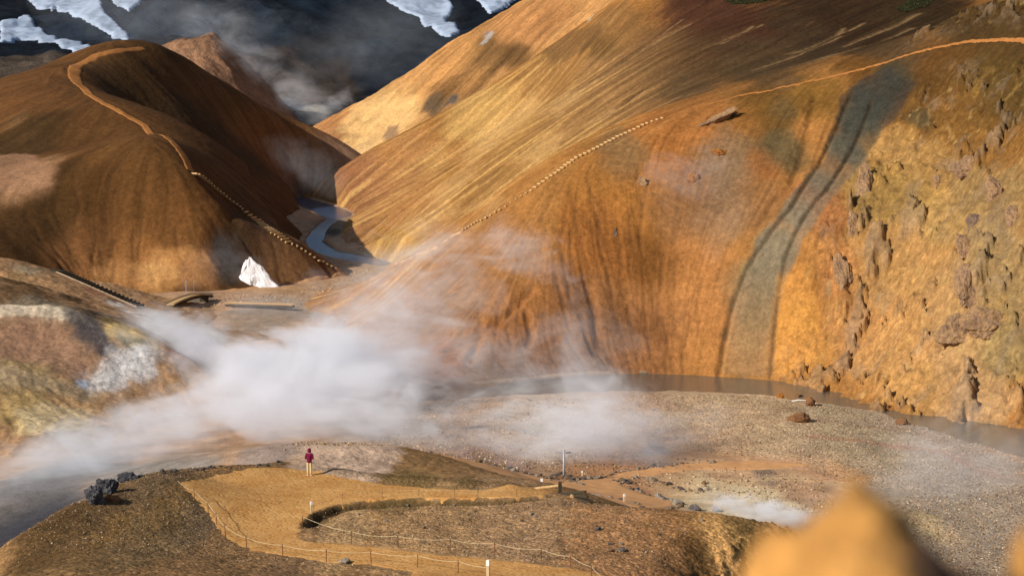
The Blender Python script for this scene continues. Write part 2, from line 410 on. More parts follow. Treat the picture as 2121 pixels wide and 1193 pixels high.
def polytint(l, pix, c, amt=0.9, soft=0.5, rag=1.0, rf=0.3, seed=1):
    sd = polysd(l.poly(pix)[:, :2], l.X, l.Y) + rag * fbm(l.X * rf, l.Y * rf * 0.7, 5, seed, 0.6)
    tint(l, amt * smooth(-soft, soft, sd), c)
def line_local(l, pl, width):
    pl = np.array(pl)[:, :2]; m = width * 4
    i0, i1 = np.searchsorted(l.xs, [pl[:, 0].min() - m, pl[:, 0].max() + m]); j0, j1 = np.searchsorted(l.ys, [pl[:, 1].min() - m, pl[:, 1].max() + m])
    sl = (slice(j0, j1), slice(i0, i1))
    if i1 - i0 < 2 or j1 - j0 < 2: return None, None
    return sl, linesd(pl, l.X[sl] + 0.25 * width * pn(l.X[sl] * 1.3, l.Y[sl] * 1.3, 9), l.Y[sl])
def rills(l, spots, seed, base, step=0.6, ymin=0):
    r_ = np.random.default_rng(seed); out = []
    gy, gx = np.gradient(base, l.ys, l.xs)
    for (u0, u1, v0, v1, n, lmin, lmax, dep, wid) in spots:
        h, got = l.hit(r_.uniform(u0, u1, n), r_.uniform(v0, v1, n))
        for q, g in zip(h, got):
            if not g or q[1] < ymin: continue
            x, y = q[0], q[1]; pl = [(x, y)]; L_ = r_.uniform(lmin, lmax); wob = r_.uniform(-.25, .25)
            for k in range(int(L_ / step)):
                a = bil(l.xs, l.ys, gx, np.array([x]), np.array([y]))[0]; b = bil(l.xs, l.ys, gy, np.array([x]), np.array([y]))[0]
                m = math.hypot(a, b) + 1e-6; wob = 0.8 * wob + r_.normal(0, .12)
                dx, dy = -a / m, -b / m; x += step * (dx - wob * dy); y += step * (dy + wob * dx); pl.append((x, y))
            if len(pl) > 3: out.append((pl, dep * r_.uniform(.5, 1.2), wid * r_.uniform(.6, 1.4)))
    for pl, d, w_ in out:
        sl, ds = line_local(l, pl, w_)
        if sl is None: continue
        t = np.hypot(l.X[sl] - pl[0][0], l.Y[sl] - pl[0][1]); T = math.hypot(pl[-1][0] - pl[0][0], pl[-1][1] - pl[0][1]) + 1e-6
        l.Z[sl] -= d * np.exp(-(ds / w_) ** 2) * np.clip(np.sin(np.pi * np.clip(t / T, 0, 1)) * 1.6, 0, 1)
    return out
def rill_tint(l, out, c, amt):
    for pl, d, w_ in out:
        sl, ds = line_local(l, pl, w_)
        if sl is None: continue
        m = (amt * np.exp(-(ds / (w_ * 0.8)) ** 2))[..., None]; l.C[sl] = l.C[sl] * (1 - m) + lin(c) * m
# the stream keeps its bed: no hill foot may stand in it
COR = VF.poly([(572,408),(600,405),(640,408),(700,425),(731,440),(729,453),(708,470),(702,490),(722,513),(825,546),(795,556),(755,573),(738,580),(700,553),(640,521),(627,494),(645,474),(655,456),(600,420),(540,409)])[:, :2]
for l in (RM, LH):
    sd = polysd(COR, l.X, l.Y); zt = bil(VF.xs, VF.ys, VF.Z, l.X, l.Y) - 0.6
    print('cor', COR[:, 1].max()); k_ = 1.5 if l is RM else 0.8 + 40 * smooth(452, 492, l.Y)
    l.Z = np.where((sd > -12) & (l.Y > 330) & ((l.Y < 496) | (l is RM)), np.minimum(l.Z, zt + np.maximum(0, -sd) * k_), l.Z); l.flow()
# --- right mountain
l = RM
base_rm = l.Z.copy()
rocky = smooth(1.0, 4.5, l.X - (29.7 + 0.58 * (l.Y - 240))) * (1 - smooth(262, 285, l.Y - 0.15 * l.X))
face = 1 - smooth(-2, 12, l.Y - (268 + 0.25 * l.X))
s1 = l.streaks(30, 3, 0.9); s2 = l.streaks(60, 4, 0.35); s3 = l.streaks(14, 5, 2.2)
s4 = l.streaks(45, 6, 1.6, 4); s6 = l.streaks(30, 7, 2.8, 2)
crw = RM.poly([(2121,86),(2000,90),(1900,110),(1750,155),(1640,180),(1500,210),(1372,249)])
crm = smooth(0.5, 7, linesd(crw, l.X, l.Y))
CH = [(1742,200),(1722,300),(1680,360),(1620,430),(1570,500),(1540,570),(1515,640),(1500,720),(1491,774),(1601,777),(1607,700),(1617,620),(1644,540),(1690,458),(1752,380),(1796,322),(1826,275),(1878,215),(1896,172),(1835,140),(1790,158)]
chs = polysd(RM.poly(CH)[:, :2], l.X, l.Y) + 0.9 * fbm(l.X * 0.5, l.Y * 0.2, 6, 47, 0.65) + 1.5 * s1
chute = smooth(-0.25, 0.3, chs) * (0.72 + 0.5 * fbm(l.X * 0.35, l.Y * 0.12, 5, 50, 0.6) + 0.9 * s4)
chute = np.clip(chute + 0.35 * smooth(-2.2, 0, chs) * smooth(0.05, 0.3, s1 + 0.3 * s2) * (l.X < 29.7 + 0.58 * (l.Y - 240)), 0, 1)
rocky = rocky * crm * (1 - smooth(-2.5, 0.5, chs))
l.Z = l.Z + (1 - rocky) * ((0.28 + 0.8 * (1 - face)) * s1 + 2.2 * s2 * (1 - 0.8 * face) + 0.4 * s3 + 0.7 * s4 + 0.35 * s6) * (0.5 + 0.5 * smooth(0.2, 0.5, l.slope))
rk = fbm(l.X * 0.13, l.Y * 0.16, 6, 31, 0.55, True)
rk2 = fbm(l.X * 0.17, l.Y * 0.10, 7, 37, 0.6)
rk5 = fbm(l.X * 0.30 + 31, l.Y * 0.16, 6, 49, 0.6)
rk3 = fbm(l.X * 0.45, l.Y * 0.55, 6, 39, 0.6, True)
l.Z = l.Z + rocky * (1.5 * (rk - 0.2) + 0.5 * (rk3 - 0.2) + 1.3 * smooth(0.2, 0.3, rk2) + 0.8 * smooth(0.24, 0.32, rk5)) + 0.12 * fbm(l.X * 0.9, l.Y * 0.9, 4, 41)
G1 = [(1762,195),(1735,260),(1690,350),(1640,430),(1590,490),(1545,560),(1515,640),(1500,710),(1490,772)]
G2 = [(1805,215),(1770,300),(1715,390),(1660,460),(1625,540),(1612,620),(1603,700),(1597,776)]
RL = rills(l, [(930,1260,470,720,34,4,11,0.13,0.22),(1260,1480,430,740,10,4,9,0.10,0.25),(1130,1330,330,470,16,5,12,0.10,0.22),(1000,1250,600,750,10,3,7,0.2,0.3)], 21, base_rm)
RD = rills(l, [(900,1500,90,420,46,10,34,0.4,0.55),(1400,2050,20,140,30,12,34,0.4,0.6),(760,1000,350,520,20,8,22,0.3,0.45)], 22, base_rm, 1.2, 305)
carve(l, G1, 0.5, 0.4); carve(l, G2, 0.45, 0.35)
carve(l, [(1690,195),(1670,290),(1640,380),(1590,440),(1555,500)], 0.5, 0.7)
carve(l, [(1100,600),(1050,650),(990,690),(930,722)], 0.7, 0.6)
carve(l, [(1090,640),(1100,690),(1095,715)], 0.5, 0.5)
carve(l, [(1220,590),(1235,650),(1240,720)], 0.7, 1.0)
carve(l, [(1000,660),(985,720),(980,745)], 0.4, 0.6)
B = [(1000,560,90,(165,108,52)),(800,600,80,(180,122,72)),(1100,650,90,(160,100,48)),(1300,420,90,(178,112,38)),(1400,300,70,(176,106,40)),(1250,500,70,(165,98,35)),
 (1350,540,45,(135,80,22)),(1420,420,60,(150,100,60)),(1500,330,50,(140,105,70)),(1480,420,50,(150,110,75)),(1450,600,70,(180,115,55)),(1350,700,70,(175,112,62)),(1430,720,40,(190,122,55)),(1200,700,70,(160,105,62)),
 (1540,600,35,(150,118,80)),(1650,650,30,(205,135,40)),(1640,590,25,(195,125,45)),(1690,710,30,(195,130,55)),(1640,740,30,(200,130,45)),(1700,430,45,(170,105,55)),(1720,350,30,(190,125,60)),(1800,300,22,(205,150,80)),
 (1850,400,60,(160,120,60)),(1900,330,50,(165,120,62)),(1850,550,70,(178,128,70)),(1950,620,60,(180,132,80)),(2050,400,50,(150,115,70)),(2000,260,70,(128,85,30)),(1920,200,60,(95,62,22)),(2080,180,70,(85,62,25)),
 (2060,600,60,(150,118,75)),(1850,720,60,(190,135,75)),(2000,800,60,(185,138,90)),(2090,720,50,(150,120,75)),(1750,560,40,(185,120,60)),(1780,680,50,(185,125,65)),(1600,220,45,(120,80,25)),(1680,200,40,(130,88,28)),
 (1600,300,40,(105,85,55)),(1625,225,24,(96,80,54)),(1550,260,30,(150,95,35)),(1700,785,25,(190,125,50)),(1200,770,40,(160,100,60)),(900,760,40,(170,105,60)),(1560,400,40,(150,100,55)),(1580,340,30,(160,95,40)),(1350,350,40,(180,110,50)),
 (1450,230,40,(175,108,45)),(1800,150,40,(110,70,22)),(1950,130,40,(95,60,20)),(2090,100,30,(95,65,28)),(1950,460,40,(165,125,70)),(2050,500,40,(160,125,80)),(1880,640,40,(185,130,70)),(1900,800,40,(190,135,70)),(2000,700,40,(180,135,85)),
 ]
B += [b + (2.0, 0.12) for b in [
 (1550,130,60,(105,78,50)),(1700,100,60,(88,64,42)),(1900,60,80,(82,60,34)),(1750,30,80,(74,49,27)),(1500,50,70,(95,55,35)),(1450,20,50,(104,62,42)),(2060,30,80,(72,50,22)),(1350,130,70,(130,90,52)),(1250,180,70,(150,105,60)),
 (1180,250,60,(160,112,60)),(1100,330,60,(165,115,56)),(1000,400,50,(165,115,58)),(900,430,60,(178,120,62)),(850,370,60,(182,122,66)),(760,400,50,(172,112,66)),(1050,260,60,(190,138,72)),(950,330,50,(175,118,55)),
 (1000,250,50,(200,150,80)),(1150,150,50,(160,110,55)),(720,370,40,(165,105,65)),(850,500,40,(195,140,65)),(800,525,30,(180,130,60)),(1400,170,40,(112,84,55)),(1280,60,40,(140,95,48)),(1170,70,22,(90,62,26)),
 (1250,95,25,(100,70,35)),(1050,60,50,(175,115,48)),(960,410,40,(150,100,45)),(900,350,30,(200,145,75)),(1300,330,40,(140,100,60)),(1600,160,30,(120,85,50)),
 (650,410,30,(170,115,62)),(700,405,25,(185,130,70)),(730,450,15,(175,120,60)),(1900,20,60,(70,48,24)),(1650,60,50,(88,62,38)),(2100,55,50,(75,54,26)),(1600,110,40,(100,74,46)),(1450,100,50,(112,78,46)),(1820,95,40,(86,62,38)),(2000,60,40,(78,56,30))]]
B += [(1240,14,22,(225,205,160),4),(1200,45,16,(215,190,140),4)]
B += [(1850,158,30,(58,58,48),3),(1815,205,32,(68,70,60),3),(1780,255,28,(85,85,72),3),(1750,310,24,(110,102,85),3),(1705,375,22,(128,112,90),3),(1655,440,22,(128,114,92),3),(1605,510,24,(124,112,84),3),(1575,580,28,(124,112,84),3),(1555,650,28,(132,114,84),3),(1545,705,24,(148,118,78),2),(1545,750,22,(165,115,65),1)]
B += [(1508,620,8,(104,78,52),1),(1500,690,9,(95,68,45),2),(1910,245,18,(70,68,52),2),(1620,560,6,(95,80,55),2)]
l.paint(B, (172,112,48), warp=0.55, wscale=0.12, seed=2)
ss = l.streaks(36, 14, 0.8, 4); ss2 = l.streaks(50, 15, 0.3, 3)
up = (1 - rocky) 
l.C = l.C * (1 + up * np.clip(1.3 * ss * (1 - 0.4 * face) + 1.1 * s4 + 1.5 * s6 + 1.4 * ss2 * (1 - 0.85 * face), -0.55, 0.7))[..., None]
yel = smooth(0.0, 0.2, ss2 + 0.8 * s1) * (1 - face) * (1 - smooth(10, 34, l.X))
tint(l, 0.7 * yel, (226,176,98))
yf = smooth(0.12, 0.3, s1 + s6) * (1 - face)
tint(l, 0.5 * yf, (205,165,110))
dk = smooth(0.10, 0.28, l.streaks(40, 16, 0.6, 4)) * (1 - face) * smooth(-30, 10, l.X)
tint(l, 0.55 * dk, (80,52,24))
l.C = l.C * (1 - 0.42 * (1 - face) * smooth(12, 36, l.X - 0.06 * (l.Y - 300)) * smooth(270, 300, l.Y))[..., None]  # upper right slope darkened in the colour in place of shadow
C0 = l.C.copy(); smear(l, 10, 0.3); l.C = l.C * (1 - rocky[..., None]) + C0 * rocky[..., None]
rn = fbm(l.X * 0.8 + 0.5 * rk, l.Y * 0.5, 6, 44, 0.7); rm = fbm(l.X * 0.25, l.Y * 0.2, 4, 45, 0.6)
tint(l, rocky * 0.4 * smooth(0.1, 0.45, rn), (200,162,100)); tint(l, rocky * 0.45 * smooth(0.12, 0.4, -rn), (118,86,52)); rf_ = fbm(l.X * 2.2, l.Y * 1.6, 4, 46, 0.7); l.C = l.C * (1 + rocky * 0.5 * rf_)[..., None]; tint(l, rocky * 0.4 * smooth(0.1, 0.4, rm), (138,114,96)); tint(l, rocky * 0.25 * smooth(0.2, 0.4, -rm), (190,140,60)); tint(l, rocky * 0.5 * smooth(0.2, 0.3, rk2), (150,122,100))
zt = np.clip((l.Z - ZC + 34) / 34, 0, 1)[..., None]
cc = lin((172,126,82)) * (1 - smooth(0.05, 0.4, zt)) + lin((136,117,100)) * smooth(0.05, 0.4, zt); cc = cc * (1 - smooth(0.5, 0.9, zt)) + lin((58,55,54)) * smooth(0.5, 0.9, zt)
cc = cc * (1 + 0.9 * s4 + 0.12 * fbm(l.X * 1.5, l.Y * 1.0, 4, 48))[..., None]
l.C = l.C * (1 - 0.85 * chute[..., None]) + 0.85 * chute[..., None] * cc
for gg in (G1, G2): tint(l, 0.6 * np.exp(-((linesd(l.poly(gg), l.X, l.Y) + 0.25 * fbm(l.X * 0.8, l.Y * 0.5, 4, 52)) / 0.28) ** 2), (70,55,38))
l.C = l.C * np.array([0.97, 1.0, 0.86])
rill_tint(l, RL, (118,74,36), 0.4); rill_tint(l, RD[::2], (96,64,34), 0.45); rill_tint(l, RD[1::2], (190,148,94), 0.35)
polytint(l, [(1285,500),(1360,490),(1430,520),(1420,580),(1350,600),(1295,570)], (134,84,30), 0.5, 2, 3, 0.2, 151)
polytint(l, [(1612,570),(1660,560),(1690,640),(1690,740),(1660,778),(1608,776)], (206,140,52), 0.55, 0.5, 1, 0.3, 152)
polytint(l, [(1430,300),(1500,270),(1545,340),(1540,450),(1480,520),(1440,470)], (146,112,80), 0.45, 2, 3, 0.2, 153)
polytint(l, [(1205,-12),(1285,-12),(1222,44),(1172,54),(1150,40)], (228,208,170), 0.85, 0.8, 2.0, 0.3, 154)
polytint(l, [(1150,60),(1210,55),(1260,60),(1200,110),(1140,140),(1120,110)], (104,74,40), 0.6, 1.5, 4.0, 0.25, 155)
for k_, (a_, b_, c_, d_) in enumerate([(940,330,1010,280),(1010,270,1110,190),(880,410,960,350),(1060,330,1150,270),(830,470,930,420),(960,440,1010,410),(820,530,880,505),(1120,230,1180,180)]):
    polytint(l, [(a_,b_),(c_,d_),(c_+26,d_+14),(a_+34,b_+18)], (224,176,104), 0.3, 2.0, 4.0, 0.3, 170 + k_)
RM.sat = 0.9
l.C = l.C * 0.93
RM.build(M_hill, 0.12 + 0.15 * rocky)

# --- far yellow slope
l = RF
s1 = l.streaks(20, 53, 0.25); s2 = l.streaks(30, 54, 0.1)
l.Z = l.Z + 2.2 * s1 + 3.0 * s2 + 0.8 * fbm(l.X * 0.2, l.Y * 0.2, 5, 57)
l.paint([(750,270,60,(210,155,78)),(700,240,40,(180,120,55)),(820,220,50,(205,155,80)),(850,180,50,(195,135,60)),(950,120,50,(190,130,55)),(800,290,35,(220,165,88)),(930,180,40,(140,95,40)),(1000,120,40,(115,80,36)),(1050,50,40,(180,120,55)),(1000,60,30,(175,120,55)),
 (680,280,30,(150,95,50)),(760,305,20,(225,180,115)),(870,150,25,(200,140,65)),(1060,110,30,(105,72,32)),(1130,40,40,(170,112,50)),(900,210,20,(90,75,55)),(940,205,10,(80,80,70)),(1010,72,8,(150,140,135)),(690,255,20,(165,105,45))], (185,128,58), warp=0.6, wscale=0.06, seed=3)
ss = 0.8 * l.streaks(24, 58, 0.2, 4) + l.streaks(16, 59, 0.9, 3)
l.C = l.C * (1 + np.clip(2.2 * ss, -0.55, 0.5))[..., None]
polytint(l, [(700,275),(740,215),(800,200),(870,205),(860,250),(790,300),(745,318)], (226,176,98), 0.6, 2, 5, 0.12, 191)
polytint(l, [(790,285),(805,265),(830,255),(822,280),(800,296)], (120,88,70), 0.7, 0.8, 2, 0.3, 192)
polytint(l, [(915,225),(935,200),(950,196),(940,214)], (70,72,70), 0.7, 0.6, 1.5, 0.3, 193)
polytint(l, [(990,95),(1012,72),(1022,66),(1008,88)], (170,166,160), 0.7, 0.6, 1.5, 0.3, 194)
RF.sat = 0.85
RF.build(M_hill)

# --- left hill
l = LH
RH = rills(l, [(20,420,300,560,16,6,18,0.12,0.3),(480,680,430,560,14,5,12,0.2,0.3),(60,240,480,560,10,6,14,0.18,0.35)], 23, l.Z.copy())
s1 = l.streaks(40, 63, 0.55); s2 = l.streaks(50, 64, 0.2)
l.Z = l.Z + 0.45 * s1 + 0.8 * s2 + 0.12 * fbm(l.X * 0.6, l.Y * 0.6, 4, 66)
l.paint([(50,200,80,(122,76,30)),(60,280,60,(84,57,25)),(50,375,34,(165,118,80)),(95,345,22,(158,112,72)),(90,390,20,(160,112,74)),(200,250,60,(108,68,25)),(250,400,80,(116,73,25)),(100,470,60,(86,56,22)),(350,450,60,(132,82,28)),(200,500,50,(150,95,42)),
 (330,560,34,(205,138,55)),(250,570,40,(178,115,52)),(420,560,26,(175,122,85)),(400,480,40,(150,95,35)),(280,520,40,(162,102,38)),(200,560,25,(170,110,50)),(130,520,25,(150,95,45)),(20,500,40,(90,58,25)),(150,400,50,(90,58,20)),(30,250,20,(130,95,55)),
 (250,170,50,(90,62,32)),(300,130,50,(98,65,28)),(400,250,60,(85,62,38)),(450,200,50,(118,80,38)),(550,280,60,(140,92,44)),(620,310,50,(155,102,52)),(680,320,40,(175,128,95)),(640,360,40,(168,120,90)),(500,320,50,(95,68,42)),
 (560,520,60,(118,80,48)),(620,540,40,(142,94,52)),(480,500,26,(80,60,34)),(470,570,16,(70,55,35)),(500,440,30,(98,68,40)),(680,560,20,(165,110,62)),(540,470,30,(120,85,60)),(720,310,20,(180,135,105))], (115,73,28), warp=0.55, wscale=0.1, seed=4)
ss = 0.8 * l.streaks(40, 68, 0.5, 4) + 1.0 * l.streaks(24, 67, 2.0, 3); ss2 = l.streaks(60, 69, 0.2, 3)
l.C = l.C * (1 + np.clip(1.6 * ss + 1.3 * ss2, -0.5, 0.6))[..., None]
sp1 = fbm(l.X * 0.35, l.Y * 0.35, 5, 70, 0.65)
p0 = l.hit([330], [560])[0][0]
tint(l, 0.75 * smooth(0.2, 0.3, sp1) * np.exp(-((l.X - p0[0]) / 9) ** 2 - ((l.Y - p0[1]) / 9) ** 2), (95,62,25))
smear(l, 10, 0.5)
l.C = l.C * np.array([0.80, 0.80, 0.66])
rill_tint(l, RH, (92,60,26), 0.5)
polytint(l, [(190,560),(300,530),(435,515),(442,600),(300,606),(220,590)], (206,140,64), 0.6, 1.5, 3.0, 0.25, 181)
polytint(l, [(300,545),(355,540),(372,570),(320,590),(285,575)], (222,160,78), 0.6, 0.8, 2.0, 0.4, 182)
polytint(l, [(-100,330),(60,318),(108,345),(104,385),(40,400),(-100,395)], (176,126,86), 0.6, 1.0, 3.0, 0.3, 183)
LH.sat = 0.85
LH.build(M_hill)

# --- pale mounds
l = MD
s1 = l.streaks(24, 73, 0.8)
l.Z = l.Z + 0.35 * s1 + 0.5 * fbm(l.X * 0.12, l.Y * 0.12, 4, 74) - 0.22 * np.maximum(0, fbm(l.X * 0.35 + 2 * s1, l.Y * 0.12, 5, 76, 0.6, True)) + 0.05 * fbm(l.X * 2, l.Y * 2, 3, 75)
hp = l.hit([185], [690])[0][0]
l.paint([(60,632,26,(215,195,160)),(150,640,24,(215,195,165)),(200,655,18,(190,170,120)),(60,700,50,(156,110,76)),(150,745,40,(152,112,78)),(178,672,20,(84,74,70),2),(195,700,20,(70,64,64),2),(160,655,14,(150,135,120),1.5),(215,722,12,(68,62,62),2),(250,680,20,(200,170,98)),(300,702,16,(205,155,70)),(330,718,18,(195,130,60)),  # dark grey blobs: hollow tone, partly its shade painted in
 (275,705,12,(105,102,62),2),(285,728,16,(220,208,200),2),(320,722,14,(210,196,186),2),(250,755,14,(215,205,200),2),(240,780,18,(205,194,186),1.5),(205,795,16,(218,208,198),2),(290,760,20,(200,188,180),1),(170,795,9,(135,160,185),2.5),(235,780,9,(60,60,65),2),(250,750,8,(75,72,75),2),(60,780,55,(150,120,75)),(40,840,40,(178,142,82)),(150,840,45,(165,125,80)),(60,880,24,(215,180,120)),(150,890,35,(160,140,115)),(380,735,14,(185,105,65),1.5),(20,760,30,(140,115,75)),
 (60,590,26,(100,72,38)),(150,622,16,(80,56,28)),(225,655,16,(86,66,46)),(300,690,16,(125,105,95)),(30,575,14,(165,125,75)),(60,560,18,(170,145,110)),(200,605,20,(175,118,82)),(270,645,16,(215,195,178),2),(240,630,10,(215,200,185),2),(330,670,24,(200,178,155)),(430,695,30,(195,178,155)),(550,710,20,(195,155,120)),(20,870,10,(50,42,32),1)], (168,124,80), warp=1.0, wscale=0.3, seed=5, ky=0.5)
ss = l.streaks(20, 77, 0.7, 4)
polytint(l, [(-100,630),(0,628),(130,628),(205,650),(175,668),(60,656),(-100,668)], (216,192,160), 0.85, 0.4, 0.8, 0.5, 161)
polytint(l, [(-100,668),(110,662),(150,690),(195,742),(200,766),(120,772),(40,745),(-100,725)], (152,112,84), 0.75, 1.2, 1.6, 0.4, 162)
polytint(l, [(130,642),(200,645),(226,690),(222,716),(195,727),(165,706),(140,668)], (84,73,70), 0.9, 0.8, 1.8, 0.6, 163)  # dark hollow, some of its shade put into the tint
polytint(l, [(207,655),(260,671),(335,705),(365,722),(330,724),(260,713),(228,690)], (212,172,98), 0.85, 0.4, 0.8, 0.5, 164)
polytint(l, [(235,722),(320,713),(345,727),(300,772),(240,802),(180,806),(158,792),(200,766)], (214,203,196), 0.7, 0.9, 2.6, 0.6, 165)
polytint(l, [(347,722),(405,738),(385,752),(350,747)], (184,110,72), 0.85, 0.4, 0.5, 0.5, 166)
polytint(l, [(246,697),(300,704),(306,713),(255,713)], (84,86,56), 0.85, 0.2, 0.4, 0.8, 167)
polytint(l, [(-100,735),(100,782),(200,812),(180,832),(60,804),(-100,800)], (168,140,104), 0.75, 0.6, 1.5, 0.3, 168)
polytint(l, [(30,852),(90,832),(190,852),(180,892),(60,902)], (208,180,132), 0.7, 0.5, 1.2, 0.5, 169)
polytint(l, [(-100,580),(100,605),(190,643),(260,672),(230,672),(140,640),(-100,612)], (88,62,36), 0.75, 0.5, 1.0, 0.4, 170)  # dark brown band, partly the fold's shading put into the colour
l.C = l.C * (1 + np.clip(1.2 * ss + 0.25 * fbm(l.X * 0.8, l.Y * 0.8, 4, 78), -0.5, 0.4))[..., None]
smear(l, 10, 0.4)
wm = smooth(0.35, 0.6, l.C.min(-1)); l.C = l.C * (1 - 0.45 * wm * smooth(0.0, 0.25, fbm(l.X * 0.9, l.Y * 0.6, 5, 79, 0.65)))[..., None]
l.C = l.C * np.array([1.12, 1.15, 1.15])
MD.build(M_hill, np.full(l.X.shape, 0.2))

# --- valley floor with the river bed
l = VF
RIV = [(840,796),(900,799),(1000,794),(1150,780),(1280,768),(1400,767),(1600,775),(1750,799),(1900,834),(2000,854),(2121,876),(2400,930),(2400,1010),(2121,942),(2050,920),(1950,889),(1830,850),(1700,830),(1600,815),(1400,805),(1200,808),(1060,816),(900,826),(840,826)]
STR = [(545,399),(590,399),(640,411),(700,428),(726,439),(722,447),(700,452),(684,462),(672,478),(664,498),(690,517),(760,529),(812,543),(790,549),(690,530),(645,513),(637,494),(649,476),(668,460),(678,450),(650,435),(600,414),(548,405)]
rivw = l.poly(RIV)[:, :2]; strw = l.poly(STR)[:, :2]
l.Z0 = l.Z.copy()
rag = 0.8 * fbm(l.X * 0.5, l.Y * 0.3, 4, 81)
sdr = polysd(rivw, l.X, l.Y) + rag; sds = polysd(strw, l.X, l.Y) + rag * 0.4
bank = np.maximum(smooth(-1.2, 0.8, sdr), smooth(-1.2, 0.8, sds))
l.Z = l.Z - 0.8 * bank + 0.25 * fbm(l.X * 0.12, l.Y * 0.12, 4, 83) * (1 - bank) + 0.06 * fbm(l.X * 0.8, l.Y * 0.8, 4, 84)
l.paint([(1550,850,120,(172,142,105)),(1750,900,90,(150,130,98)),(1950,1000,150,(150,132,112)),(2050,1100,120,(142,124,102)),(1800,1060,80,(160,138,112)),(1700,1000,60,(165,125,90)),(1450,1030,50,(185,160,118)),(1560,1045,60,(190,168,128)),(1400,1000,40,(165,128,88)),(1250,1000,60,(160,112,70)),(900,970,60,(150,110,85)),(1000,960,60,(150,115,92)),
 (700,940,60,(178,148,120)),(560,930,60,(140,120,105)),(300,980,90,(125,115,105)),(100,1000,90,(90,85,82)),(50,1080,60,(42,46,55)),(1150,870,80,(165,140,115)),(800,860,80,(165,140,115)),(560,650,60,(138,118,98)),(650,600,40,(155,118,78)),(760,570,30,(155,120,78)),(700,460,30,(125,105,80)),(690,480,12,(80,72,60)),(640,430,20,(130,110,80)),(780,545,14,(150,130,110)),
 (1590,980,22,(105,88,75),1.5),(1360,940,20,(120,108,100)),(1750,985,30,(185,130,70)),(1900,1080,40,(172,150,90)),(1640,845,20,(120,90,60)),(1500,930,60,(175,135,95)),(1800,920,25,(110,100,78)),(540,560,20,(120,95,70)),(600,580,20,(160,118,75)),(400,620,25,(110,95,78))], (162,124,88), warp=0.6, wscale=0.1, seed=6, ky=0.25)
l.C = l.C * (1 + 0.4 * fbm(l.X * 0.5, l.Y * 0.3, 5, 87, 0.6))[..., None]
tint(l, 0.85 * smooth(-1.0, -0.1, np.maximum(sdr, sds)), (78,66,52))
bar = polysd(l.poly([(1290,880),(1330,815),(1600,820),(1830,855),(2121,945),(2300,1000),(2300,1193),(1800,1193),(1750,1060),(1900,1020),(1700,985),(1640,950),(1400,930)])[:, :2], l.X, l.Y)
gr = 0.35 + 0.65 * smooth(-4, 2, bar + 4 * fbm(l.X * 0.15, l.Y * 0.15, 3, 88))
for pl_, c_, w_ in (([(1690,905),(1800,915),(1950,935),(2060,985)], (150,104,76), 0.8), ([(1500,1000),(1650,985),(1760,1010),(1850,1060),(1990,1120)], (178,146,104), 1.2), ([(1250,960),(1450,940),(1640,955),(1720,990)], (172,126,86), 1.5), ([(1700,868),(1760,880),(1850,885),(1960,915)], (140,110,84), 0.7)):
    tint(l, 0.7 * np.exp(-((linesd(l.poly(pl_), l.X, l.Y) + 1.2 * fbm(l.X * 0.25, l.Y * 0.2, 4, 89)) / w_) ** 2), c_)
l.C = l.C * 1.5
VF.build(M_val, gr)

# --- near ridge
l = NR
PATH = [(372,1000),(440,985),(540,967),(600,969),(660,981),(720,993),(800,1004),(900,1012),(1000,1016),(1080,1013),(1150,1011),(1167,1018),(1130,1026),(1060,1030),(960,1032),(860,1031),(760,1036),(700,1044),(650,1060),(622,1088),(618,1112),(640,1121),(740,1129),(850,1141),(960,1153),(1060,1162),(1150,1172),(1230,1186),(1330,1215),(870,1215),(850,1184),(760,1168),(680,1165),(600,1152),(520,1139),(470,1114),(432,1065),(408,1036),(385,1014)]
pathw = l.poly(PATH)[:, :2]
sdp = polysd(pathw, l.X, l.Y)
isl = l.poly([(640,1078),(655,1063),(705,1048),(765,1039),(860,1035),(960,1035),(1040,1033),(1110,1029)])
mound = l.poly([(690,980),(760,990),(860,998),(960,1005),(1050,1011)])
dm = linesd(mound, l.X, l.Y)
off = smooth(-0.5, -3, sdp)
l.Z = l.Z + 0.35 * np.exp(-(dm / 1.1) ** 2)
l.Z = l.Z - 0.45 * smooth(0.1, -0.35, sdp) * np.exp(-(linesd(isl, l.X, l.Y) / 1.0) ** 2)
l.Z = l.Z + smooth(0.3, -0.8, sdp) * (0.18 * fbm(l.X * 0.3, l.Y * 0.3, 4, 91) + 0.10 * fbm(l.X * 1.3, l.Y * 1.3, 5, 92, 0.6)) + 0.02 * fbm(l.X * 2, l.Y * 2, 3, 93)
scarp = smooth(0.45, 0.9, l.slope) * (l.X > 4) * (l.Y > 80)
l.Z = l.Z + scarp * 0.8 * fbm(l.X * 0.7, l.Y * 0.5, 5, 94, 0.6, True)
B = [(300,1000,50,(110,85,55)),(200,1060,50,(95,70,38)),(100,1110,50,(85,62,32)),(330,1070,40,(128,94,45)),(420,1070,30,(112,88,60)),(300,1120,60,(118,92,57)),(150,1170,60,(112,84,47)),(450,1160,60,(132,97,57)),(600,1180,50,(128,95,60)),(850,990,40,(112,86,46)),(960,1000,40,(118,90,50)),
 (1050,1070,90,(145,110,72)),(900,1110,80,(148,112,70)),(1300,1090,90,(145,102,60)),(1500,1078,50,(175,128,66)),(1400,1140,60,(132,90,44)),(1540,1110,30,(80,62,28)),(700,1120,40,(155,120,76)),(450,960,30,(105,78,42)),(300,970,30,(100,75,45)),(680,940,50,(182,150,122)),(760,950,40,(182,150,122)),(640,965,25,(175,140,110)),(80,1150,30,(75,55,28)),(240,1090,25,(122,88,36)),(1440,1150,30,(70,50,22))]
l.paint(B, (130,95,54), warp=0.5, wscale=0.5, seed=7, ky=0.15)
l.C = l.C * (1 + 0.45 * fbm(l.X * 0.6, l.Y * 0.25, 5, 97, 0.62))[..., None]
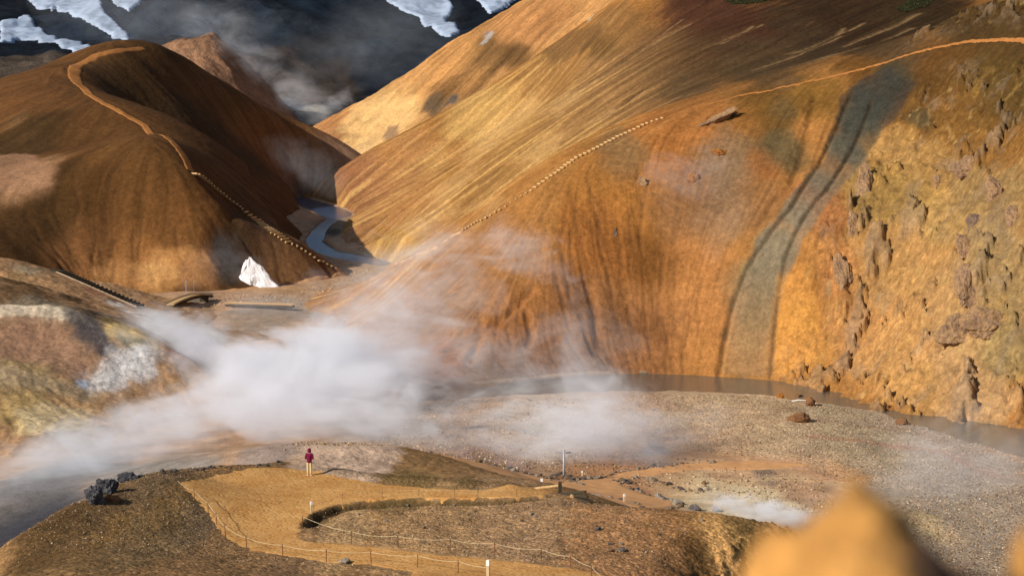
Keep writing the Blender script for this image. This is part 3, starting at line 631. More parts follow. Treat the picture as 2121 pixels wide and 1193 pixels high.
wob = 0.45 * fbm(l.X * 0.9, l.Y * 0.9, 4, 98)
tint(l, 0.8 * np.exp(-((linesd(isl, l.X, l.Y) + wob) / 0.8) ** 2) * smooth(0.15, -0.2, sdp), (62,50,24))
tint(l, 0.55 * np.exp(-((dm + wob) / 1.3) ** 2), (66,52,26))
l.C = l.C * (1.25 + 0.25 * smooth(-14, -8, l.X))[..., None]
NR.build(M_near, (0.2 + 0.6 * smooth(0.2, -0.6, sdp)) * (1 - 0.6 * smooth(119.5, 121, l.Y)))

# --- far mountains, shade and blue haze put into their colour
l = BM
s1 = l.streaks(24, 103, 0.05); 
l.Z = l.Z + 6 * s1 + 4 * fbm(l.X * 0.02, l.Y * 0.02, 6, 104, 0.55, True)
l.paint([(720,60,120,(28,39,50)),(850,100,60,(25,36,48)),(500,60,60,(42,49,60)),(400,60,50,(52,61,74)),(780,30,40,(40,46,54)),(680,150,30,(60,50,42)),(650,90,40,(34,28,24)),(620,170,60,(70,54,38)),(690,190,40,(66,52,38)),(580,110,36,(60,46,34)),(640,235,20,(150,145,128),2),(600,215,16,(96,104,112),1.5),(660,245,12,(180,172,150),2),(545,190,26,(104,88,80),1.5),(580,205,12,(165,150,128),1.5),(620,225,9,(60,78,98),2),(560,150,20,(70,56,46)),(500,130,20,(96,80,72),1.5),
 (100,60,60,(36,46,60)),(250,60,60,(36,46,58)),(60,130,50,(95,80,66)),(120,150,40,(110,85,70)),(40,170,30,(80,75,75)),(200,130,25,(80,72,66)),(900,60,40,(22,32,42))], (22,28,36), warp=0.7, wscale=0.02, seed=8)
l.C = l.C * (1 + np.clip(2.5 * s1, -0.4, 0.5))[..., None]
BM.build(M_far)

# a small ochre cone; the unseen mountain added for its shadow stays unbuilt
def cone_land(name, x0, x1, y0, y1, step, f, c, m):
    xs = np.arange(x0, x1, step); ys = np.arange(y0, y1, step)
    X, Y = np.meshgrid(xs, ys); Z = f(X, Y)
    idx = np.arange(X.size).reshape(X.shape)
    o = mesh_np(name, np.stack([X.ravel(), Y.ravel(), Z.ravel()], 1), np.stack([idx[:-1, :-1], idx[:-1, 1:], idx[1:, 1:], idx[1:, :-1]], -1).reshape(-1, 4), m, smooth_=True)
    cc = lin(c) * (1 + 0.5 * fbm(X * 0.08, Y * 0.08, 5, 115)[..., None]); attr(o.data, 'albedo', cc.reshape(-1, 3))
    o['kind'] = 'structure'; return o
cx, cy, cz = P(437, 77, 700)
def fc(X, Y):
    r = np.hypot((X - cx) * 1.0, (Y - cy) * 0.8)
    r = np.hypot((X - cx) * np.where(X > cx, 1.15, 0.5), (Y - cy) * 0.55)
    return cz + 4 - np.sqrt(r * r + 16) + 2.5 * fbm(X * 0.05, Y * 0.05, 5, 116, 0.6, True) + 1.2 * fbm(X * 0.06, Y * 0.06, 5, 117)
cone_land('ochre_cone', cx - 60, cx + 75, cy - 55, cy + 60, 0.8, fc, (150,112,84), M_far)
def fm(X, Y):
    d = np.abs((X + 430) * 0.9 + 0.0 * Y); e = np.maximum(0, np.abs(Y - 800) - 230)
    return ZC + 215 - 0.85 * np.hypot(d, e) + 14 * fbm(X * 0.012, Y * 0.012, 6, 119, 0.55, True)
if False: cone_land('high_mountain', -700, -190, 440, 1250, 5, fm, (80,66,52), M_far)
# ------------------------------------------------------------------ helpers for things
import bmesh
from mathutils import Vector, Matrix, noise as mn
def simple(name, c, rough=0.9, var=0.25, scale=6.0, spec=0.2, bstr=0.3, bdist=0.03):
    def b(t, N, L, bs):
        tc = N.new('ShaderNodeTexCoord').outputs['Object']
        n = nz(N, L, tc, scale, 8, 0.65)
        f = mrange(N, L, n.outputs[0], 0.3, 0.7, 1 - var, 1 + var)
        rgb = N.new('ShaderNodeRGB'); rgb.outputs[0].default_value = (*lin(c), 1)
        L.new(scalec(N, L, rgb.outputs[0], f), bs.inputs['Base Color'])
        bs.inputs['Roughness'].default_value = rough; bs.inputs['Specular IOR Level'].default_value = spec
        bump(N, L, n.outputs[0], bstr, bdist, bs)
    return mat(name, b)
def rockmat(name, c1, c2, scale=1.5, dist=0.15):
    def b(t, N, L, bs):
        tc = N.new('ShaderNodeTexCoord').outputs['Object']
        n = nz(N, L, tc, scale, 9, 0.7, 0.3); n2 = nz(N, L, tc, scale * 4, 6, 0.6)
        f = mrange(N, L, n.outputs[0], 0.35, 0.65, 0, 1)
        c = mixc(N, L, f, tuple(lin(c1)), tuple(lin(c2)))
        L.new(scalec(N, L, c, mrange(N, L, n2.outputs[0], 0.3, 0.7, 0.7, 1.3)), bs.inputs['Base Color'])
        bs.inputs['Roughness'].default_value = 0.95; bs.inputs['Specular IOR Level'].default_value = 0.15
        bump(N, L, n2.outputs[0], 0.8, dist, bump_in(N, L, n, dist, bs))
    def bump_in(N, L, n, dist, bs):
        return bs
    return mat(name, b)
def mpath():
    def b(t, N, L, bs):
        tc = N.new('ShaderNodeTexCoord').outputs['Object']
        n1 = nz(N, L, tc, 0.5, 6, 0.65, 0.6); n2 = nz(N, L, tc, 5.5, 5, 0.7); n3 = nz(N, L, tc, 1.6, 5, 0.6)
        c = mixc(N, L, mrange(N, L, n1.outputs[0], 0.35, 0.65, 0, 1), tuple(lin((192, 136, 74))), tuple(lin((214, 162, 98))))
        c = mixc(N, L, mrange(N, L, n3.outputs[0], 0.58, 0.72, 0, 0.6), c, tuple(lin((168, 116, 66))))
        vo = N.new('ShaderNodeTexVoronoi'); vo.inputs['Scale'].default_value = 3.2; L.new(tc, vo.inputs['Vector'])
        foot = mrange(N, L, vo.outputs['Distance'], 0.1, 0.42, 0, 1)
        L.new(scalec(N, L, c, mrange(N, L, n2.outputs[0], 0.3, 0.7, 0.8, 1.18)), bs.inputs['Base Color'])
        bs.inputs['Roughness'].default_value = 0.95; bs.inputs['Specular IOR Level'].default_value = 0.08
        h = mth(N, L, 'ADD', mth(N, L, 'ADD', mth(N, L, 'MULTIPLY', foot, 0.6), n3.outputs[0]), mth(N, L, 'MULTIPLY', n2.outputs[0], 0.5))
        bump(N, L, h, 0.9, 0.05, bs)
    return mat('trodden_earth', b)
M_path = mpath()
M_trail = simple('trail_earth', (160, 106, 56), 0.95, 0.2, 1.2, 0.1, 0.35, 0.05)
M_path2 = simple('valley_path_earth', (205, 152, 102), 0.95, 0.14, 1.2, 0.1, 0.3, 0.05)
M_wood = simple('weathered_wood', (196, 160, 110), 0.85, 0.25, 9)
M_wood2 = simple('grey_wood', (160, 135, 110), 0.85, 0.25, 9)
M_dark = simple('dark_timber', (66, 58, 44), 0.9, 0.3, 5)
M_iron = simple('rusty_iron', (112, 70, 42), 0.8, 0.3, 20)
M_rope = simple('pale_rope', (206, 186, 148), 0.9, 0.15, 30)
M_white = simple('white_paint', (238, 236, 230), 0.6, 0.05, 10, 0.3, 0.05)
M_post = simple('marker_wood', (205, 180, 140), 0.8, 0.15, 12)
M_steel = simple('galvanised_steel', (170, 170, 172), 0.5, 0.1, 6, 0.5, 0.1)
M_snow = simple('old_snow', (238, 236, 236), 0.7, 0.10, 0.6, 0.3, 0.7, 0.35)
M_snowfar = simple('far_snow', (158, 171, 190), 0.7, 0.3, 0.09, 0.3, 0.5, 2.0)  # blue-grey puts the cloud shade on the far snow into its colour
M_lava = rockmat('dark_lava', (46, 45, 50), (98, 96, 98), 2.6)
M_brown = rockmat('brown_rock', (140, 95, 55), (105, 78, 58), 1.2)
M_crag = rockmat('purple_grey_rock', (128, 102, 82), (162, 126, 86), 0.9)
M_cragd = rockmat('dark_crag', (98, 82, 70), (130, 104, 84), 0.9)
M_ochre = rockmat('ochre_rock', (176, 112, 45), (120, 78, 40), 1.0)
M_pale = rockmat('pale_stone', (188, 172, 150), (135, 122, 110), 5)
M_grey = rockmat('grey_stone', (120, 112, 106), (92, 84, 78), 5)
M_tan = rockmat('tan_stone', (165, 130, 95), (118, 90, 62), 5)
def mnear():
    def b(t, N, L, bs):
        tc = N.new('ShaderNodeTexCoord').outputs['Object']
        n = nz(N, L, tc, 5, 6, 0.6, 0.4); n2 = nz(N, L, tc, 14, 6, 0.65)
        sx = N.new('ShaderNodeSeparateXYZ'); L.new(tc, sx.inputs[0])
        f = mth(N, L, 'ADD', mth(N, L, 'MULTIPLY', mth(N, L, 'SUBTRACT', n.outputs[0], 0.5), 3.0), mth(N, L, 'MULTIPLY', mth(N, L, 'SUBTRACT', sx.outputs[0], 0.035), 18.0), clamp=True)  # right side goes dark along x: shade painted into the colour
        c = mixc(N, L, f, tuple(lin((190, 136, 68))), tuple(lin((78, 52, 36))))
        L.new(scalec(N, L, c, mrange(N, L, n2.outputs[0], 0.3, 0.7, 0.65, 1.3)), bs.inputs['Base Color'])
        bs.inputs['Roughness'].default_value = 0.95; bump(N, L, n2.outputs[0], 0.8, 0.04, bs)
    return mat('shade_painted_rock', b)
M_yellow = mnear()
M_moss = simple('dark_moss', (52, 52, 28), 0.95, 0.4, 4)

def tag(o, label=None, cat=None, group=None, kind=None):
    if label: o['label'] = label
    if cat: o['category'] = cat
    if group: o['group'] = group
    if kind: o['kind'] = kind
    return o
def empty(name, loc, rz=0.0):
    o = bpy.data.objects.new(name, None); o.location = loc; o.rotation_euler = (0, 0, rz); o.empty_display_size = 0.3
    col.objects.link(o); return o
class MB:
    def __init__(s): s.v = []; s.f = []
    def box(s, c, size, rz=0.0, tilt=0.0, M=None):
        hx, hy, hz = size[0] / 2, size[1] / 2, size[2] / 2
        m = M or (Matrix.Translation(Vector(c)) @ Matrix.Rotation(rz, 4, 'Z') @ Matrix.Rotation(tilt, 4, 'X'))
        n = len(s.v)
        for x in (-hx, hx):
            for y in (-hy, hy):
                for z in (-hz, hz): s.v.append(tuple(m @ Vector((x, y, z))))
        for q in ((0, 1, 3, 2), (4, 6, 7, 5), (0, 4, 5, 1), (2, 3, 7, 6), (0, 2, 6, 4), (1, 5, 7, 3)): s.f.append([n + i for i in q])
        return s
    def tube(s, pts, r, k=7, cap=True):
        pts = [Vector(p) for p in pts]; n0 = len(s.v); rr = r if isinstance(r, (list, tuple)) else [r] * len(pts)
        for i, p in enumerate(pts):
            d = (pts[min(i + 1, len(pts) - 1)] - pts[max(i - 1, 0)]).normalized()
            a = d.cross(Vector((0, 0, 1)) if abs(d.z) < 0.9 else Vector((1, 0, 0))).normalized(); b = d.cross(a)
            for j in range(k):
                t = 2 * math.pi * j / k; s.v.append(tuple(p + (a * math.cos(t) + b * math.sin(t)) * rr[i]))
        for i in range(len(pts) - 1):
            for j in range(k):
                s.f.append([n0 + i * k + j, n0 + i * k + (j + 1) % k, n0 + (i + 1) * k + (j + 1) % k, n0 + (i + 1) * k + j])
        if cap:
            s.f.append([n0 + j for j in range(k)][::-1]); e = n0 + (len(pts) - 1) * k; s.f.append([e + j for j in range(k)])
        return s
    def build(s, name, m, parent=None, bevel=0.0, smooth_=False, link=True):
        me = bpy.data.meshes.new(name); me.from_pydata(s.v, [], s.f)
        if bevel:
            b = bmesh.new(); b.from_mesh(me); bmesh.ops.recalc_face_normals(b, faces=b.faces)
            bmesh.ops.bevel(b, geom=b.edges[:], offset=bevel, segments=1, affect='EDGES'); b.to_mesh(me); b.free()
        if smooth_:
            me.polygons.foreach_set('use_smooth', [True] * len(me.polygons))
        me.update(); me.materials.append(m)
        o = bpy.data.objects.new(name, me)
        if link: col.objects.link(o)
        if parent: o.parent = parent
        return o
def copytree(o, loc, rz=0.0, sc=None):
    c = o.copy(); col.objects.link(c); c.location = loc; c.rotation_euler = (0, 0, rz)
    if sc: c.scale = sc
    for ch in o.children:
        d = ch.copy(); col.objects.link(d); d.parent = c
        for g in ch.children:
            e = g.copy(); col.objects.link(e); e.parent = d
    return c

def rock_mesh(name, m, seed, r=(1, 1, 1), sub=3, amp=0.35, freq=1.2, cuts=6, smooth_=False):
    b = bmesh.new(); bmesh.ops.create_icosphere(b, subdivisions=sub, radius=1)
    rd = random.Random(seed); off = Vector((rd.uniform(-50, 50), rd.uniform(-50, 50), rd.uniform(-50, 50)))
    pl = []
    for _ in range(cuts):
        n = Vector((rd.gauss(0, 1), rd.gauss(0, 1), rd.gauss(0, 1))).normalized(); pl.append((n, rd.uniform(0.5, 0.8)))
    for v in b.verts:
        p = v.co.copy()
        for n, h in pl:
            d = p.dot(n) - h
            if d > 0: p -= n * d * 0.9
        q = p * freq + off
        k = 1 + amp * mn.noise(q) + amp * 0.5 * mn.noise(q * 2.3) + amp * 0.3 * mn.noise(q * 5.1) + amp * 0.18 * mn.noise(q * 11)
        v.co = Vector((p.x * r[0] * k, p.y * r[1] * k, p.z * r[2] * k))
    me = bpy.data.meshes.new(name); b.to_mesh(me); b.free()
    if smooth_: me.polygons.foreach_set('use_smooth', [True] * len(me.polygons))
    me.materials.append(m); return me
def put(name, me, loc, rot=(0, 0, 0), sc=(1, 1, 1)):
    o = bpy.data.objects.new(name, me); o.location = loc; o.rotation_euler = rot; o.scale = sc; col.objects.link(o); return o

# a sheet laid over a piece of land inside a polygon (paths, snow), its edge sinking into the soil
def sheet(name, l, poly, res, m, lift=0.05, edge=0.3, rag=0.25, ragf=0.8, seed=1, kind='structure', zfun=None, resy=None):
    p = np.array(poly)[:, :2]; x0, y0 = p.min(0) - edge * 2 - rag; x1, y1 = p.max(0) + edge * 2 + rag
    xs = np.arange(max(x0, l.xs[0]), min(x1, l.xs[-1]), res); ys = np.arange(max(y0, l.ys[0]), min(y1, l.ys[-1]), resy or res)
    X, Y = np.meshgrid(xs, ys)
    sd = polysd(p, X, Y) + rag * fbm(X * ragf, Y * ragf, 4, seed) * 1.5
    Z = (l.z(X, Y) if zfun is None else zfun(X, Y)) + lift * (2.2 * smooth(-edge, edge, sd) - 1.2)
    keep = sd > -edge * 1.2
    k = keep[:-1, :-1] & keep[1:, :-1] & keep[:-1, 1:] & keep[1:, 1:]
    idx = np.arange(X.size).reshape(X.shape)
    f = np.stack([idx[:-1, :-1], idx[:-1, 1:], idx[1:, 1:], idx[1:, :-1]], -1)[k]
    used = np.zeros(X.size, bool); used[f.ravel()] = True; rm = np.cumsum(used) - 1
    o = mesh_np(name, np.stack([X.ravel(), Y.ravel(), Z.ravel()], 1)[used], rm[f], m, smooth_=True)
    if kind: o['kind'] = kind
    return o
def ribbon(name, l, pl, width, m, lift=0.06, n=None, seed=3, k=9):
    """a trodden trail along world points"""
    p = np.array(pl, float)[:, :2]; d = np.r_[0, np.cumsum(np.hypot(*np.diff(p, axis=0).T))]
    n = n or int(d[-1] / 0.35) + 2; t = np.linspace(0, d[-1], n)
    x = np.interp(t, d, p[:, 0]); y = np.interp(t, d, p[:, 1])
    kk = 9; ker = np.ones(kk) / kk
    x = np.convolve(np.pad(x, kk // 2, 'edge'), ker, 'valid'); y = np.convolve(np.pad(y, kk // 2, 'edge'), ker, 'valid')
    tx, ty = np.gradient(x), np.gradient(y); q = np.hypot(tx, ty); tx, ty = tx / q, ty / q
    wd = np.interp(t, np.linspace(0, d[-1], len(width)), width) if isinstance(width, (list, tuple)) else np.full(n, width)
    a = np.linspace(-1, 1, k)[None, :] * np.ones((n, 1))
    wl = wd / 2 * (1 + 0.35 * fbm(t * 0.3, t * 0 + 1.5, 3, seed)); wr = wd / 2 * (1 + 0.35 * fbm(t * 0.3, t * 0 + 8.5, 3, seed))
    off = np.where(a < 0, a * wl[:, None], a * wr[:, None])
    X = x[:, None] - ty[:, None] * off; Y = y[:, None] + tx[:, None] * off
    Z = l.z(X, Y) + lift * np.where(np.abs(a) > 0.99, -1.5, 1.0)
    idx = np.arange(n * k).reshape(n, k)
    o = mesh_np(name, np.stack([X.ravel(), Y.ravel(), Z.ravel()], 1), np.stack([idx[:-1, :-1], idx[:-1, 1:], idx[1:, 1:], idx[1:, :-1]], -1).reshape(-1, 4), m, smooth_=True)
    o['kind'] = 'structure'; return o
def resample(pl, step):
    p = np.array(pl, float); d = np.r_[0, np.cumsum(np.linalg.norm(np.diff(p, axis=0), axis=1))]
    n = max(2, int(d[-1] / step) + 1); t = np.linspace(0, d[-1], n)
    return np.stack([np.interp(t, d, p[:, i]) for i in range(p.shape[1])], 1)
def at(l, u, v):
    return l.hit([u], [v])[0][0]

# ------------------------------------------------------------------ water, paths, snow
def water(name, c, rough):
    def b(t, N, L, bs):
        tc = N.new('ShaderNodeTexCoord').outputs['Object']
        mp = N.new('ShaderNodeMapping'); mp.inputs['Scale'].default_value = (0.35, 1.0, 1.0); L.new(tc, mp.inputs[0])
        n = nz(N, L, mp.outputs[0], 0.9, 7, 0.7); n2 = nz(N, L, tc, 0.22, 5, 0.7)
        foam = mrange(N, L, n2.outputs[0], 0.63, 0.72, 0, 0.5)
        foam = mth(N, L, 'MULTIPLY', foam, mrange(N, L, n.outputs[0], 0.45, 0.62, 0, 1), clamp=True)
        L.new(mixc(N, L, foam, tuple(lin(c)), tuple(lin((185, 185, 180)))), bs.inputs['Base Color'])
        bs.inputs['Roughness'].default_value = rough; bs.inputs['IOR'].default_value = 1.33
        bump(N, L, n.outputs[0], 0.5, 0.08, bs)
    return mat(name, b)
M_river = water('silty_water', (98, 94, 84), 0.16)
M_stream = water('stream_water', (56, 74, 98), 0.2)
def wz(X, Y): return bil(VF.xs, VF.ys, VF.Z0, X, Y) - 0.42
sheet('river', VF, [tuple(q) for q in rivw], 0.5, M_river, lift=0.0, edge=1.5, rag=0, zfun=wz)
sheet('stream', VF, [tuple(q) for q in strw], 0.4, M_stream, lift=0.0, edge=1.0, rag=0, zfun=lambda X, Y: wz(X, Y) + 0.1, resy=1.0)
sheet('path', NR, [tuple(q) for q in pathw], 0.09, M_path, lift=0.03, edge=0.25, rag=0.25, ragf=1.5)
VP = [(880,941),(960,949),(1060,977),(1130,991),(1180,997),(1240,991),(1300,976),(1400,963),(1560,953),(1680,962),(1600,972),(1450,972),(1390,979),(1310,989),(1288,1003),(1335,1024),(1372,1032),(1402,1040),(1390,1051),(1345,1061),(1290,1042),(1210,1032),(1160,1018),(1100,1006),(1020,986),(940,963)]
vpw = VF.poly(VP)[:, :2]
sheet('valley_path', VF, [tuple(q) for q in vpw], 0.2, M_path2, lift=0.06, edge=0.4, rag=0.3, ragf=0.5)
crest = RM.poly([(2200,84),(2121,84),(2060,84),(2000,88),(1950,97),(1900,108),(1820,134),(1750,153),(1690,167),(1640,178),(1570,192),(1500,208),(1440,224),(1372,247)])
ribbon('crest_trail', RM, crest, [0.8, 0.5, 0.34, 0.34, 0.34, 0.36], M_trail, lift=0.12)
low = RM.poly([(960,478),(920,500),(870,525),(820,548),(770,570),(720,588),(680,603),(640,618)])
ribbon('foot_trail', RM, low, 0.5, M_path2, lift=0.06)
hp = LH.poly([(300,101),(240,107),(195,117),(160,135),(152,152),(160,172),(185,197),(215,215),(255,236),(300,260),(345,285),(370,308),(384,330),(392,347),(398,360)])
ribbon('hill_path', LH, hp, [1.5, 3.0, 3.6, 2.6, 1.7, 1.6, 2.0, 2.0], M_trail, lift=0.12)
fp = LH.poly([(690,556),(735,572),(690,585),(620,592),(560,600),(500,603),(440,609)])
ribbon('bank_path', LH, fp, 1.6, M_path2, lift=0.08)

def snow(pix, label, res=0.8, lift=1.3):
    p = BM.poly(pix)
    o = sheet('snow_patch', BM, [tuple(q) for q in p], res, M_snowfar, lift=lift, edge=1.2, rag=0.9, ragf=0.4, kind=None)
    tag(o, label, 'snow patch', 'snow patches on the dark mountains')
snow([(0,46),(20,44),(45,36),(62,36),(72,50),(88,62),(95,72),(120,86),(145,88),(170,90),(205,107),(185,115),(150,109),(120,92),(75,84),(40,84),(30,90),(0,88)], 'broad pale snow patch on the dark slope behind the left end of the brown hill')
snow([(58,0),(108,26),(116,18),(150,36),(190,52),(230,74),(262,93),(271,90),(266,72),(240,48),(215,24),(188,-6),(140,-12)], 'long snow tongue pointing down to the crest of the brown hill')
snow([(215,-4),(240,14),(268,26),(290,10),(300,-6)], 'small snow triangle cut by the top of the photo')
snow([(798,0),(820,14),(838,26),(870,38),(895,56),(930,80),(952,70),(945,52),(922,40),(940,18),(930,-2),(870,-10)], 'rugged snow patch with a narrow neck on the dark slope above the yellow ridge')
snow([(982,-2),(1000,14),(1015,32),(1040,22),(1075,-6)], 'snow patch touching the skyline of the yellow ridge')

# ------------------------------------------------------------------ snow block by the stream
q = at(LH, 540, 596); qb = P(538, 597, q[1])
def snowblock():
    sc = q[1] / FPX
    prof = [(-43,0),(-45,17),(-41,32),(-35,48),(-28,60),(-21,66),(-15,57),(5,43),(20,25),(30,13),(40,3),(24,-2),(0,-3),(-20,-1)]
    b = bmesh.new(); vs = []
    for y, k, up in ((0.0, 0.98, 0.0), (1.2, 1.0, 0.0), (3.2, 0.55, 0.0)):
        for (x, z) in prof:
            f = 1.0 if y != 0.0 or z < 10 else 0.7
            vs.append(b.verts.new((x * sc * k, y + 0.045 * (z if y == 0.0 else 0), z * sc * (0.82 if y == 0.0 else (1.0 if y == 1.2 else 0.5)))))
    bmesh.ops.convex_hull(b, input=vs)
    bmesh.ops.triangulate(b, faces=b.faces)
    bmesh.ops.subdivide_edges(b, edges=b.edges[:], cuts=7, use_grid_fill=True)
    for v in b.verts:
        p = v.co * 0.9 + Vector((3, 8, 1))
        v.co += Vector((mn.noise(p), mn.noise(p + Vector((9, 2, 4))), mn.noise(p + Vector((1, 7, 3))))) * 0.35 + Vector((mn.noise(p * 3), mn.noise(p * 3 + Vector((5, 5, 5))), mn.noise(p * 3.2))) * 0.14
    me = bpy.data.meshes.new('snow_block'); b.to_mesh(me); b.free(); me.materials.append(M_snow)
    z0 = LH.z(np.array([qb[0]]), np.array([q[1]]))[0]
    return put('snow_block', me, (qb[0], q[1] - 0.5, min(z0, qb[2]) - 0.1))
tag(snowblock(), 'tall pointed block of white snow at the foot of the brown hill', 'snow block')

# ------------------------------------------------------------------ stairs, footbridges
def stairs(name, label, l, pix, step, width, m, thick=0.14, deep=0.3, lift=0.05, rail=None):
    p = resample(l.poly(pix), step); t = empty(name, p[0]); tag(t, label, 'stairs')
    d = np.gradient(p[:, :2], axis=0)
    rd = random.Random(5)
    for i, (x, y, z) in enumerate(p):
        a = math.atan2(d[i, 1], d[i, 0]) - math.pi / 2
        zz = float(l.z(np.array([x]), np.array([y]))[0])
        MB().box((x - p[0, 0], y - p[0, 1], zz + lift - p[0, 2]), (width * rd.uniform(0.92, 1.05), deep, thick), a + rd.uniform(-0.05, 0.05)).build('step', m, t, bevel=0.02)
    return t
stairs('log_stairs', 'log stairs down the shoulder of the brown hill to the stream', LH, [(400,361),(430,380),(460,404),(500,432),(530,455),(565,481),(600,505),(645,530),(692,556)], 0.9, 2.0, M_wood, 0.3, 0.32, 0.12)
stairs('log_stairs', 'long thin log stairs climbing the crest of the orange slope', RM, [(962,477),(1000,457),(1040,434),(1100,396),(1150,360),(1190,330),(1230,310),(1290,280),(1340,257),(1372,246)], 0.85, 0.75, M_wood, 0.22, 0.3, 0.1)

def mound_stairs():
    pix = [(80,547),(130,566),(190,592),(240,614),(293,637)]
    p = resample(MD.poly([(u, v + 3) for u, v in pix]), 0.8)
    t = empty('board_stairs', p[0]); tag(t, 'board stairs with pale side beams down the rim of the pale mounds', 'stairs')
    o = p[0]; d = p[-1] - p[0]; dh = d[:2] / np.hypot(*d[:2]); nn = np.array([-dh[1], dh[0]])
    for s, nm in ((0.75, 'side_beam'), (-0.75, 'side_beam')):
        pts = [(q[0] - o[0] + nn[0] * s, q[1] - o[1] + nn[1] * s, q[2] - o[2] + 0.32) for q in p]
        MB().tube(pts, 0.14, 4).build(nm, M_wood2, t)
    for q, q2 in zip(p[:-1], p[1:]):
        c = (q + q2) / 2 - o; a = math.atan2(dh[1], dh[0])
        MB().box((c[0], c[1], c[2] + 0.38), (0.30, 1.4, 0.42), a).build('step', M_dark, t, bevel=0.02)  # dark boxes standing for the shaded gaps between the treads
        MB().box((c[0] + 0.3 * dh[0], c[1] + 0.3 * dh[1], c[2] + 0.22), (0.34, 1.4, 0.08), a).build('tread', M_wood2, t)
    return t
mound_stairs()

def bridge(name, label, A, Bq, width, rise, m, legs=True, n=14):
    A, Bq = Vector(A), Vector(Bq); t = empty(name, A); tag(t, label, 'footbridge')
    d = Bq - A; L_ = d.xy.length; dh = d.xy / L_; nn = Vector((-dh.y, dh.x))
    def pt(f, s): 
        q = A.lerp(Bq, f); return Vector((q.x + nn.x * s, q.y + nn.y * s, q.z + rise * 4 * f * (1 - f))) - A
    a = math.atan2(dh.y, dh.x)
    mb = MB()
    for i in range(n):
        f0, f1 = i / n, (i + 1) / n; c = pt((f0 + f1) / 2, 0); zt = math.atan2(pt(f1, 0).z - pt(f0, 0).z, L_ / n)
        M = Matrix.Translation(c) @ Matrix.Rotation(a, 4, 'Z') @ Matrix.Rotation(-zt, 4, 'Y')
        mb.box(None, (L_ / n * 0.94, width, 0.07), M=M)
    mb.build('deck', m, t)
    for s in (-1, 1):
        MB().tube([pt(f, s * (width / 2 - 0.12)) - Vector((0, 0, 0.28)) for f in np.linspace(0, 1, 13)], 0.19, 4).build('beam', M_dark, t)
        MB().tube([pt(f, s * (width / 2 - 0.04)) + Vector((0, 0, 0.1)) for f in np.linspace(0, 1, 13)], 0.07, 4).build('edge_rail', m, t)
    if legs:
        for f in (0.1, 0.88):
            c = pt(f, 0); MB().box((c.x, c.y, c.z - 1.1), (0.5, width * 0.85, 1.7), a).build('abutment', M_dark, t)
    return t
bA = P(350, 632, 294); bB = P(432, 610, 312)
bridge('footbridge', 'arched wooden footbridge over the stream left of the snow block', bA, bB, 1.6, 0.5, M_wood)
bA2 = P(470, 628, 303); bB2 = P(608, 632, 300)
bridge('plank_walkway', 'low straight plank walkway on the stream flat below the snow block', bA2, bB2, 1.3, 0.02, M_wood, False, 20)
for u, v, h in ((386, 612, 2.6), (402, 609, 2.4)):
    q = at(LH, u, v)
    tag(MB().tube([(0, 0, -0.3), (0, 0, h)], 0.06, 6).build('pole', M_steel), 'thin pale pole standing behind the arched footbridge', 'pole', 'thin poles behind the footbridge').location = q
# ------------------------------------------------------------------ rope fences on the near ridge
def fence(label, pix, h=0.62, white=None, sag=0.10, start=None, end=None, rope_r=0.0115, thick=0.022):
    pts = [at(NR, u, v) for u, v in pix]
    t = empty('rope_fence', pts[0]); tag(t, label, 'rope fence')
    o = Vector(pts[0]); tops = []
    for q in pts:
        b = Vector(q) - o; lean = Vector((random.uniform(-0.03, 0.03), random.uniform(-0.03, 0.03), h))
        p = MB().tube([b - Vector((0, 0, 0.1)), b + lean], thick, 6).build('post', M_iron, t)
        MB().tube([b + lean - Vector((0, 0, 0.05)), b + lean + Vector((0, 0, 0.015))], thick * 1.5, 8).build('post_ring', M_iron, p)
        tops.append(b + lean - Vector((0, 0, 0.02)))
    if start is not None: tops.insert(0, Vector(at(NR, *start)) - o + Vector((0, 0, 0.02)))
    if end is not None: tops.append(Vector(at(NR, *end)) - o + Vector((0, 0, end and 0.45)))
    line = []
    for a, b in zip(tops[:-1], tops[1:]):
        for k in range(8):
            f = k / 8; p = a.lerp(b, f); p.z -= sag * 4 * f * (1 - f) * min(1, (b - a).length / 3); line.append(p)
    line.append(tops[-1])
    MB().tube(line, rope_r, 6).build('rope', M_rope, t, smooth_=True)
    return t
fence('rope fence along the near edge of the orange path, up to the white marker', [(403,1037),(431,1063),(448,1086),(467,1112),(511,1136),(586,1152),(676,1164),(769,1167),(865,1175),(949,1187)], start=(368,996), end=(1010,1194))
fence('rope fence along the lower rim of the gravel island inside the path bend', [(626,1091),(728,1124),(825,1133),(933,1140),(1025,1149),(1121,1161),(1182,1176),(1226,1198)], sag=0.12, end=(1262,1225))
fence('thin rope fence along the upper path past the mossy bank', [(650,1064),(710,1041),(792,1031),(867,1031),(942,1032),(990,1031),(1070,1029)], h=0.5, sag=0.05, rope_r=0.006, thick=0.012, end=(1150,1024))

def marker(l, u, v, h, label, w=0.10, flat=False):
    q = at(l, u, v); t = empty('marker_post', q, random.uniform(-0.3, 0.3)); tag(t, label, 'marker post', 'white topped marker posts')
    if flat:
        MB().tube([(0, 0, -0.2), (0, 0, h)], 0.025, 6).build('stake', M_post, t)
        MB().box((0, -0.03, h - 0.17), (0.2, 0.02, 0.34)).build('plate', M_white, t, bevel=0.005)
    else:
        MB().box((0, 0, h * 0.36 - 0.05), (w, w, h * 0.72 + 0.1)).build('stake', M_post, t, bevel=0.008)
        MB().box((0, 0, h * 0.86), (w + 0.02, w + 0.02, h * 0.28)).build('white_top', M_white, t, bevel=0.008)
marker(NR, 645, 1063, 0.68, 'white topped wooden marker post at the tip of the mossy bank', 0.11)
marker(NR, 1011, 1201, 0.95, 'white topped wooden marker post at the near end of the front rope fence', 0.14)
marker(VF, 1122, 1009, 0.75, 'thin marker stake with a flat white plate left of the timber ledge', flat=True)
